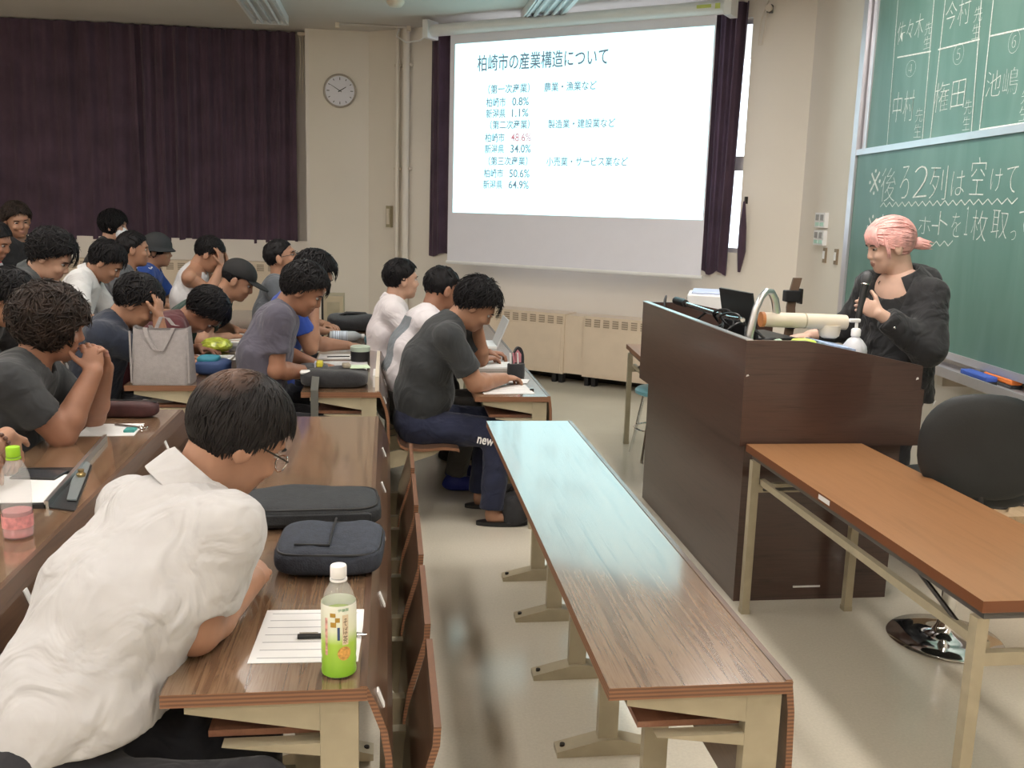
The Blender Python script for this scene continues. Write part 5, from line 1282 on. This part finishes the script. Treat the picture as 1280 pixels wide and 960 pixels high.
# --- partly visible person at the left edge with a wrist band
pl = person('person at the left edge with a beaded wrist band, mostly out of view', (-1.46, 2.84, .55), (-1.36, 2.80, 1.22), 0, rad(5, 5, 0),
    arms={'R': dict(e=(-1.22, 2.72, .80), w=(-1.125, 2.93, .895), d=(.15, .2, -.9), n=(-.7, .3, .1), curl=.55), 'L': dict(e=(-1.235, 3.05, .79), w=(-1.19, 2.98, .79), d=(.2, -.7, 0), n=(0, 0, -1), curl=.6)},
    shirt=cloth('black_tee', (.02, .02, .022)), pants=DK, skin='tan', hairst=short, sleeve=.55)
w_ = pl['ARM']['R'][2]; e_ = pl['ARM']['R'][1]; ax = unit(w_-e_); c_ = w_-ax*.03; q1 = unit(np.cross(ax, (0, 0, 1))); q2 = np.cross(ax, q1)
m = MB()
for k in range(14):
    a = 2*PI*k/14; pc = c_+(q1*math.cos(a)+q2*math.sin(a))*.034-V3(pl['origin']); m.lathe([(0, -.007), (.0055, -.0045), (.0075, 0), (.0055, .0045), (0, .007)], 8, tuple(pc))
m.build('wrist_band', mat('wooden_beads', (.10, .045, .03), .4), pl['root'], True)

# --- third row, far block
person('student in navy shirt leaning his forehead on his raised hand', (-1.45, 4.90, .55), (-1.225, 4.90, 1.095), 0, rad(4, 38, 0),
    arms={'R': dict(e=(-1.10, 4.87, .80), w=(-1.115, 4.84, 1.03), d=(.02, .12, .9), n=(-.9, .3, 0), curl=.55, spread=.3), 'L': dict(w=(-1.06, 5.10, DT(3)), d=(.8, -.4, 0), curl=.6)},
    shirt=cloth('navy_tee', (.018, .024, .042)), pants=DK, skin='tan', hairst=mop, sleeve=.7, slouch=.08)
person('student in maroon shirt bent low over the desk writing', (-1.42, 5.32, .55), (-.995, 5.38, 1.0), 0, rad(-8, 68, 0),
    arms={'R': dict(w=(-1.10, 5.28, DT(3)), d=(.9, .1, -.1), curl=.9), 'L': dict(w=(-1.06, 5.58, DT(3)), d=(.8, -.4, 0), curl=.6)},
    shirt=cloth('maroon_tee', (.085, .018, .022)), pants=DK, skin='brown', hairst=dict(mop, vol=.026), slouch=.13, neckdrop=.02)
person('student in dark green shirt and black cap leaning on his forearms', (-1.40, 6.18, .56), (-.935, 6.20, 1.11), 0, rad(-4, 30, 0),
    arms={'R': dict(w=(-.98, 6.06, DT(3)), d=(.8, .5, 0), curl=.6), 'L': dict(w=(-.98, 6.36, DT(3)), d=(.8, -.4, 0), curl=.6)},
    shirt=cloth('green_polo', (.020, .050, .040)), pants=DK, skin='tan', hairst=dict(short, vol=.006, n=30), h=.0085, slouch=.11, bulk=1.1)
def cap_on(pp, mm, brim=.085):
    R, c, o_ = pp['R'], pp['head'], V3(pp['origin'])
    v = Vol(c-.2, c+.24, .007); T = lambda q: c+R@V3(q)
    v.ell(T((-.012, 0, .045)), (.112, .092, .092), R, 0); v.plane(T((0, 0, .032)), R@unit((.18, 0, -1)))
    v.ell(T((.115, 0, .036)), (.085, .075, .010), R, .006)
    np_obj('cap', [v.mesh()], mm, pp['root'], pp['origin'])
import builtins
cap_on([x for x in [None]][0] or dict(R=head_frame(*rad(-4, 30, 0)), head=V3((-.935, 6.20, 1.11)), origin=tuple([o for o in bpy.data.objects if o.get('label', '').startswith('student in dark green')][0].location), root=[o for o in bpy.data.objects if o.get('label', '').startswith('student in dark green')][0]), mat('black_cap', (.012, .012, .013), .8, bump=.1))
person('student in a sleeveless vest holding his forehead beside the hat', (-1.44, 7.20, .58), (-1.285, 7.20, 1.215), 0, rad(2, 32, 0),
    arms={'R': dict(e=(-1.26, 7.06, .95), w=(-1.19, 7.12, 1.14), d=(-.05, .1, .9), n=(-.9, .3, 0), curl=.5), 'L': dict(e=(-1.16, 7.36, .93), w=(-1.17, 7.26, 1.14), d=(-.1, -.1, .9), n=(-.9, -.2, 0), curl=.5)},
    shirt=cloth('white_vest', (.55, .54, .55)), vest=True, pants=DK, skin='tan', hairst=short, h=.009)

# --- second row, far block
gp = cloth('purple_grey_tee', (.082, .076, .105))
person('student in a purple-grey shirt writing in the second row', (-.62, 4.78, .53), (-.415, 4.85, 1.175), 0, rad(-2, 34, 0),
    arms={'R': dict(e=(-.535, 4.66, .80), w=(-.355, 4.86, .755), d=(.9, .2, 0), n=(0, 0, -1), curl=.45), 'L': dict(w=(-.36, 5.05, .76), d=(.8, -.5, 0), curl=.6)},
    shirt=gp, pants=DK, skin='brown', hairst=dict(mop, vol=.024, n=380), h=.0065, sleeve=.66, slouch=.10, bulk=1.03)
person('student in a royal blue shirt mostly hidden behind the purple-grey shirt', (-.64, 5.45, .53), (-.405, 5.42, 1.205), 0, rad(-5, 30, 0),
    arms={'R': dict(e=(-.42, 5.30, .82), w=(-.40, 5.36, 1.06), d=(0, .1, .9), n=(-1, .2, 0), curl=.7), 'L': dict(e=(-.42, 5.72, .78), w=(-.235, 5.80, .76), d=(.9, .05, -.1), n=(0, .2, -1), curl=1.0)},
    shirt=cloth('royal_blue_tee', (.02, .06, .32)), pants=DK, skin='tan', hairst=dict(mop, vol=.026), slouch=.08)
person('student in a slate grey shirt looking up, wearing thin glasses', (-.80, 6.55, .54), (-.705, 6.60, 1.235), 0, rad(-4, -14, 0),
    shirt=cloth('slate_tee', (.10, .11, .125)), pants=DK, skin='tan', hairst=dict(short, vol=.007, n=70, length=.02), h=.0085, slouch=.03,
    arms={'R': dict(w=(-.42, 6.45, .76), d=(.6, .7, 0), curl=.6), 'L': dict(w=(-.42, 6.78, .76), d=(.5, -.7, 0), curl=.6)})
so = [o for o in bpy.data.objects if o.get('label', '').startswith('student in a slate')][0]; Rg = head_frame(*rad(-4, -14, 0)); hg = V3((-.705, 6.60, 1.235))-V3(so.location)
m = MB()
for s in (-1, 1):
    m.tube([tuple(hg+Rg@V3(q)) for q in ((0, s*.083, .008), (.098, s*.068, .008))], .002, 5); m.tube([tuple(hg+Rg@V3((.103, s*.034+.026*math.cos(a), .002+.017*math.sin(a)))) for a in [2*PI*k/14 for k in range(15)]], .0016, 5)
m.build('glasses', M['black'], so, True)

# --- first row, far block
CH8 = cloth('charcoal_black_tee', (.030, .033, .036))
p8 = person('student in charcoal shirt and navy track pants writing at the front-row desk end', (.16, 4.86, .51), (.445, 4.80, 1.115), 0, rad(-4, 42, 0),
    arms={'R': dict(e=(.44, 4.67, .735), w=(.60, 4.83, .735), d=(.75, .6, -.05), n=(0, 0, -1), curl=.7, thick=1.08), 'L': dict(e=(.50, 5.06, .80), w=(.47, 4.95, .99), d=(0, -.25, .9), n=(-.7, -.4, 0), curl=.8)},
    legs={'R': dict(k=(.565, 4.70, .475), a=(.535, 4.66, .075), t=(.70, 4.66, .03)), 'L': dict(k=(.55, 4.98, .475), a=(.50, 4.95, .075), t=(.64, 4.96, .03))},
    shirt=CH8, pants=NV, skin='tan', hairst=dict(mop, vol=.024, n=420, lift=.014, curl=.16), h=.0065, sleeve=.72, slouch=.12, bulk=1.06, hem=.04)
o8 = V3(p8['origin'])
# sandals
for s in 'LR':
    hp, kn, an, toe = p8['LG'][s]; m = MB(); b = V3((an[0]+.055, an[1], 0))-o8
    m.loft([[(b[0]+.135*math.cos(2*PI*j/24), b[1]+(.045+.008*math.cos(2*PI*j/24))*math.sin(2*PI*j/24), z) for j in range(24)] for z in (.002, .022)]); sn = m.build('sandal', M['black'], p8['root'])
    m = MB()
    for dx in (.03, .065): m.tube([(b[0]+dx, b[1]-.047, .02), (b[0]+dx, b[1]-.035, .06), (b[0]+dx, b[1], .075), (b[0]+dx, b[1]+.035, .06), (b[0]+dx, b[1]+.047, .02)], .010, 6)
    m.build('sandal_strap', M['black_cloth'], sn, True)
# lettering on the thigh
o = text_obj('trouser_print', 'new', (.445-o8[0], 4.70-o8[1]-.088, .445), (.97, 0, -.2), (.2, 0, .97), .035, .085, M['white'], p8['root'], thin=.02, lift=.004)
pr = cloth('white_print_tee', (.68, .64, .66), var=.04)
gpatch = cloth('grey_print_patch', (.20, .225, .25))
h9 = V3((.308, 5.40, 1.142))
def mi9(P):
    b = (P[:, 0] < .26-.0) & (P[:, 2] < 1.0-.0) & (P[:, 2] > .70) & (P[:, 1] > 5.24) & (P[:, 1] < 5.56) & (P[:, 0] < .02+.33*(P[:, 2]-.55))
    return b.astype(int)
person('student with cropped hair in a white shirt with grey back print', (.06, 5.36, .51), tuple(h9), 0, rad(22, 14, 0),
    arms={'R': dict(e=(.36, 5.22, .76), w=(.55, 5.42, .745), d=(.8, .5, 0), n=(0, 0, -1), curl=.8), 'L': dict(e=(.42, 5.72, .76), w=(.60, 5.60, .75), d=(.9, -.1, 0), n=(0, 0, -1), curl=1.1)},
    shirt=[pr, gpatch], shirtmi=mi9, pants=KH, shoes=BSHOE, skin='brown', hairst=dict(short, vol=.008, n=120, length=.025, wd=.006), slouch=.05, h=.007, bulk=1.05,
    legs={'R': dict(k=(.46, 5.26, .47), a=(.39, 5.28, .085)), 'L': dict(k=(.46, 5.50, .47), a=(.42, 5.52, .085))})
ws2 = cloth('pale_pink_shirt', (.70, .65, .66), var=.03)
person('man in a plain white collared shirt looking toward the front', (-.02, 6.05, .51), (.09, 6.10, 1.14), 0, rad(14, 2, 0),
    shirt=ws2, collar=ws2, pants=DK, skin='fair', hairst=dict(short, vol=.016, n=150, length=.05, bang=.06, grav=.2), h=.0075, slouch=.03, neckdrop=.0, shoes=SHOE,
    arms={'R': dict(w=(.40, 5.95, .755), d=(.8, .4, 0), curl=.6), 'L': dict(w=(.42, 6.25, .755), d=(.8, -.4, 0), curl=.6)})

# --- fourth row
person('student in a white polo shirt with head bowed in the fourth row', (-2.06, 6.30, .60), (-1.78, 6.40, 1.195), 0, rad(0, 40, 0),
    shirt=cloth('white_polo', (.60, .60, .60), var=.03), collar=cloth('white_polo', (.6, .6, .6)), pants=DK, skin='tan', hairst=dict(mop, vol=.02), h=.0085, slouch=.09)
person('student in a grey shirt turned away next to the hat wearer', (-2.02, 7.15, .60), (-1.81, 7.20, 1.24), 0, rad(12, 4, 0),
    shirt=cloth('mid_grey_tee', (.09, .095, .105)), pants=DK, skin='tan', hairst=dict(short, vol=.012, n=80), h=.0085, slouch=.04)
pj = person('student in a blue football jersey and dark bucket hat', (-2.0, 7.85, .60), (-1.805, 7.90, 1.195), 0, rad(-4, 4, 0),
    shirt=cloth('blue_jersey', (.02, .06, .26)), pants=DK, skin='tan', hairst=dict(vol=.01, length=.05, n=60, nape=-.12, z0=-.05, slope=.75), h=.009, slouch=.03)
R, c = pj['R'], pj['head']; v = Vol(c-.22, c+.22, .008); T = lambda q: c+R@V3(q)
v.ell(T((-.012, 0, .05)), (.116, .098, .090), R, 0); v.plane(T((0, 0, .025)), R@V3((0, 0, -1)))
v.cone(T((-.01, 0, .035)), T((-.01, 0, .008)), .118, .152, .01, clip=[(T((0, 0, .006)), R@V3((0, 0, -1)))]); np_obj('bucket_hat', [v.mesh()], mat('charcoal_hat', (.035, .037, .04), .85), pj['root'], pj['origin'])
o_ = V3(pj['origin']); cr = pj['SH']['R']+V3((.075, -.03, -.09))-o_
m = MB(); m.loft([[(cr[0]+.03*math.cos(a), cr[1]-.03+dy, cr[2]+.03*math.sin(a)) for a in [2*PI*k/16 for k in range(16)]] for dy in (0, .012)]); m.build('jersey_crest', M['white'], pj['root'])
m = MB()
for k in range(3): m.tube([tuple(pj['SH']['R']-o_+V3((x, -.03-.006*abs(x)+.0, .062-abs(x)*.3)) +V3((0, .02*k, .004*k))) for x in (-.06, -.02, .02, .06)], .004, 5)
m.build('shoulder_stripes', M['white'], pj['root'], True)
person('wavy-haired student in a grey jacket with head bowed in the fourth row', (-2.03, 5.30, .60), (-1.765, 5.35, 1.285), 0, rad(-4, 34, 0),
    shirt=cloth('grey_green_jacket', (.065, .072, .075)), collar=cloth('grey_green_jacket', (.065, .072, .075)), pants=DK, skin='fair', hairst=dict(vol=.030, length=.075, n=420, curl=.28, lift=.012, bang=.01, nape=-.10, wd=.007, side=1.0), h=.0075, slouch=.08)
person('dark-haired student at the left edge of the fourth row, face hidden', (-2.02, 4.72, .60), (-1.775, 4.74, 1.12), 0, rad(0, 45, 0),
    shirt=cloth('black_tee', (.02, .02, .022)), pants=DK, skin='tan', hairst=dict(mop, vol=.026), h=.0085, slouch=.10)
# --- fifth row
person('student in black with centre-parted hair facing the viewer under the curtain', (-2.93, 7.62, .74), (-2.735, 7.60, 1.415), math.radians(-30), rad(-52, 14, 6),
    shirt=cloth('black_sweat', (.016, .016, .018)), pants=DK, skin='tan', hairst=dict(mop, vol=.022, bang=.05), hairc='brownish', h=.0085, slouch=.03)
st = cloth('red_striped_tee', (.45, .10, .10))
def stripe_mat():
    m, nt, b = _new('red_white_stripes'); N, L = nt.nodes, nt.links; tc = N.new('ShaderNodeTexCoord'); wv = N.new('ShaderNodeTexWave'); wv.bands_direction = 'Z'; wv.inputs['Scale'].default_value = 9
    L.new(tc.outputs['Object'], wv.inputs[0]); rp = N.new('ShaderNodeValToRGB'); rp.color_ramp.elements[0].position = .45; rp.color_ramp.elements[1].position = .5
    rp.color_ramp.elements[0].color = (.42, .06, .07, 1); rp.color_ramp.elements[1].color = (.6, .58, .6, 1); L.new(wv.outputs['Fac'], rp.inputs[0]); L.new(rp.outputs[0], b.inputs['Base Color']); b.inputs['Roughness'].default_value = .9; return m
person('student in a red and white striped shirt cut by the left edge', (-2.82, 6.70, .70), (-2.56, 6.70, 1.30), 0, rad(-10, 25, 0),
    shirt=stripe_mat(), pants=DK, skin='brown', hairst=short, h=.009, slouch=.06)
pm = person('dark-haired student in black wearing a white face mask', (-2.52, 8.62, .72), (-2.315, 8.60, 1.365), 0, rad(-6, 4, 0),
    shirt=cloth('black_sweat', (.016, .016, .018)), pants=DK, skin='fair', hairst=dict(mop, vol=.024, nape=-.11, z0=-.05, slope=.75), h=.0085, slouch=.03)
R, c = pm['R'], pm['head']; v = Vol(c-.16, c+.16, .006); T = lambda q: c+R@V3(q)
v.ell(T((.062, 0, -.055)), (.057, .068, .060), R, 0); v.plane(T((.035, 0, 0)), R@V3((-1, 0, 0))); np_obj('face_mask', [v.mesh()], mat('white_mask', (.74, .75, .78), .8), pm['root'], pm['origin'])

# --- lecturer
JK = cloth('black_jacket', (.020, .020, .022), bump=.35); TP = cloth('black_top', (.018, .018, .019))
hL = V3((2.335, 4.25, 1.478)); yl = math.radians(205)
LG_ = {'R': dict(k=(2.44, 4.38, .47), a=(2.46, 4.40, .085), t=(2.32, 4.38, .03)), 'L': dict(k=(2.42, 4.18, .47), a=(2.46, 4.18, .085), t=(2.32, 4.15, .03))}
lec = person('woman lecturer with pink tied-back hair speaking into a microphone', (2.455, 4.28, .90), tuple(hL), yl, rad(174, 16, 0),
    arms={'R': dict(e=(2.33, 4.53, 1.06), w=(2.10, 4.52, 1.015), d=(-1, -.05, -.1), n=(0, 0, -1), curl=.35),
          'L': dict(e=(2.435, 4.01, 1.03), w=(2.195, 4.03, 1.185), d=(-.85, .1, .42), n=(.25, .85, -.2), curl=1.35, spread=.1)},
    shirt=TP, pants=DK, shoes=SHOE, skin='pale', hairst=dict(vol=.016, length=.10, n=420, curl=.06, lift=.003, bang=.03, wd=.0055, grav=.0, flow=(-.7, 0, -.2), z0=-.02, slope=.8, rough=.0008, nape=-.075, facez=-.045), hairc='pink',
    legs=LG_, h=.0055, floor=0.0, neckcut=.115, vest=True, slouch=.0, fem=True, shw=.165, hem=.05, jaw=1.05, handh=.0042, neckdrop=.028, wr=.0004)
R, c, o_ = lec['R'], lec['head'], V3(lec['origin'])
# ponytail and band
pt = MB(); T = lambda q: tuple(c-o_+R@V3(q))
pt.tube([T((-.085, 0, -.018)), T((-.108, 0, -.024)), T((-.138, .004, -.022)), T((-.168, .008, -.034)), T((-.185, .012, -.052))], [.016, .018, .027, .02, .004], 14)
for k in range(14):
    a = 2*PI*k/14; pt.tube([T((-.108, .012*math.cos(a), .012*math.sin(a)-.022)), T((-.145, .026*math.cos(a), .026*math.sin(a)-.024)), T((-.185-.01*math.sin(a*3), .03*math.cos(a), .022*math.sin(a)-.042))], [.007, .006, .001], 6)
pt.build('ponytail', HAIRM['pink'], lec['root'], True)
MB().tube([T((-.098, .018*math.cos(a), .018*math.sin(a)-.020)) for a in [2*PI*k/16 for k in range(17)]], .006, 8).build('hair_band', M['black'], lec['root'], True)
# fringe combed forward over the forehead and loose strands before the ears
fr = MB(); rs = np.random.RandomState(4)
for k in range(46):
    y = -.062+.124*k/45+rs.randn()*.003; e = .028+.020*rs.rand()-.25*abs(y)
    fr.tube([T((.02+.01*rs.rand(), y*.55-.012, .136-abs(y)*.25)), T((.066, y*.85-.004, .115-abs(y)*.35)), T((.096-abs(y)*.28, y*1.02, .078-abs(y)*.1)), T((.104-abs(y)*.40, y*1.10+.003, e+.012)), T((.101-abs(y)*.42, y*1.12+.005, e))], [.004, .006, .0055, .004, .0008], 6)
for s in (-1, 1):
    for k in range(3): fr.tube([T((.045-.006*k, s*.074, .07)), T((.048-.006*k, s*.084, .03)), T((.044-.005*k, s*.083, -.01)), T((.046-.006*k, s*.076, -.045-.004*k))], [.004, .0055, .004, .0008], 6)
fr.build('fringe', HAIRM['pink'], lec['root'], True)
# jacket
sp, SHl, ARl, fs_, ls, spd, l = lec['sp'], lec['SH'], lec['ARM'], lec['fs'], lec['ls'], lec['spd'], lec['l']
pts = np.array(sp+[SHl['L'], SHl['R'], ARl['L'][1], ARl['R'][1], ARl['L'][2], ARl['R'][2]])
v = Vol(pts.min(0)-.26, pts.max(0)+.16, .008)
f_ = lec['f']
v.cone(sp[0]-V3((0, 0, .16)), sp[1], .142, .135, .04, w=l, s=1.35); v.cone(sp[1], sp[2], .135, .132, .04, w=l, s=1.38); v.cone(sp[2], sp[3], .132, .105, .04, w=ls, s=1.5); v.cone(SHl['L']-V3((0, 0, .005)), SHl['R']-V3((0, 0, .005)), .068, .068, .05)
v.cone(sp[3], sp[4]+spd*.01, .10, .082, .04, w=ls, s=1.3)
v.ell(sp[4]-fs_*.105-spd*.02, (.085, .13, .075), np.stack([fs_, ls, spd], 1), .04)
v.plane(sp[0]-V3((0, 0, .15)), (0, 0, -1))
for s in 'LR':
    S_, e, w_, a = ARl[s]; v.cone(S_, e, .076, .080, .03); ax = unit(w_-e); ep = w_-ax*.045; v.cone(e, ep+ax*.03, .080, .048, .03, clip=[(ep, ax)])
v.wrinkle(.003, 17, 3)
# open front
fc = sp[2]+fs_*.15
v.cone(sp[0]+f_*.19-V3((0, 0, .2)), sp[2]+fs_*.17, .03, .055, .02, 'sub', w=l, s=1.2); v.cone(sp[2]+fs_*.17, sp[4]+fs_*.09+spd*.02, .055, .085, .02, 'sub', w=ls, s=1.25)
v.cone(sp[4]+spd*.0+fs_*.01, sp[4]+spd*.2+fs_*.04, .074, .10, .015, 'sub')
# keep the lower sleeve arm in front
S_, e, w_, a = ARl['L']; ax = unit(w_-e); ep = w_-ax*.045
v.cone(e, ep+ax*.03, .076, .048, .02, clip=[(ep, ax)]); v.cone(S_+(e-S_)*.5, e, .074, .078, .02)
np_obj('jacket', [v.mesh()], JK, lec['root'], lec['origin'])
# jacket collar (broad, lying open)
m = MB(); rings = []
axn = unit(c-sp[4]); e1 = unit(fs_-(fs_@axn)*axn); e2 = np.cross(axn, e1)
for (r, z, drop) in ((.082, .0, .0), (.086, .028, .0), (.095, .034, .01), (.115, .005, .05), (.135, -.03, .09), (.130, -.038, .09), (.10, .0, .02)):
    ring = []
    for j in range(30):
        a_ = math.radians(38)+(2*PI-math.radians(76))*j/29; fr = max(0, math.cos(a_))
        ring.append(tuple(sp[4]-o_+e1*math.cos(a_)*r*1.05+e2*math.sin(a_)*r*1.08+axn*(z-drop*(.35+1.3*fr))))
    rings.append(ring)
m.loft(rings, False, False, closed=False); m.build('jacket_collar', JK, lec['root'], True)
for q in (SHl['L']+fs_*.075-spd*.11+ls*-.03, ARl['L'][2]-unit(ARl['L'][2]-ARl['L'][1])*.07+V3((-.01, -.055, -.02))):
    MB().lathe([(0, -.006), (.006, -.005), (.008, 0), (.006, .005), (0, .006)], 10, tuple(q-o_)).build('snap_button', M['chrome'], lec['root'], True)
# microphone in her hand
wl = ARl['L'][2]; gr = V3((2.118, 4.045, 1.245))
t = thing('handheld_microphone', 'black handheld microphone held by the lecturer', 'microphone', tuple(gr))
d = unit((.16, .10, .9))
MB().tube([tuple(-d*.10), tuple(-d*.02), tuple(d*.06), tuple(d*.075)], [.013, .0145, .017, .018], 14).build('handle', M['black'], t, True)
MB().tube([tuple(d*.070), tuple(d*.085), tuple(d*.105), tuple(d*.122), tuple(d*.128)], [.019, .0235, .0245, .017, .004], 16).build('grille', mat('mic_grille', (.09, .09, .095), .5, metal=.4, bump=.4, bscale=400), t, True)
MB().tube([tuple(d*.066), tuple(d*.072)], .0195, 16).build('ring', M['chrome'], t, True)

for (pp, dx, dz) in (((2.548, 4.10, .742), .012, .03), ((2.535, 4.10, .70), .01, .025), ((2.52, 4.10, .60), .014, .03)):
    q = V3(pp)-o_; MB().prism([(q[0]-.004, q[2]), (q[0]+dx*.4, q[2]+dz*.3), (q[0]+dx, q[2]+dz), (q[0]+dx*.2, q[2]+dz*.7)], q[1]-.004, q[1]).build('ripped_thread', M['paper'], lec['root'])
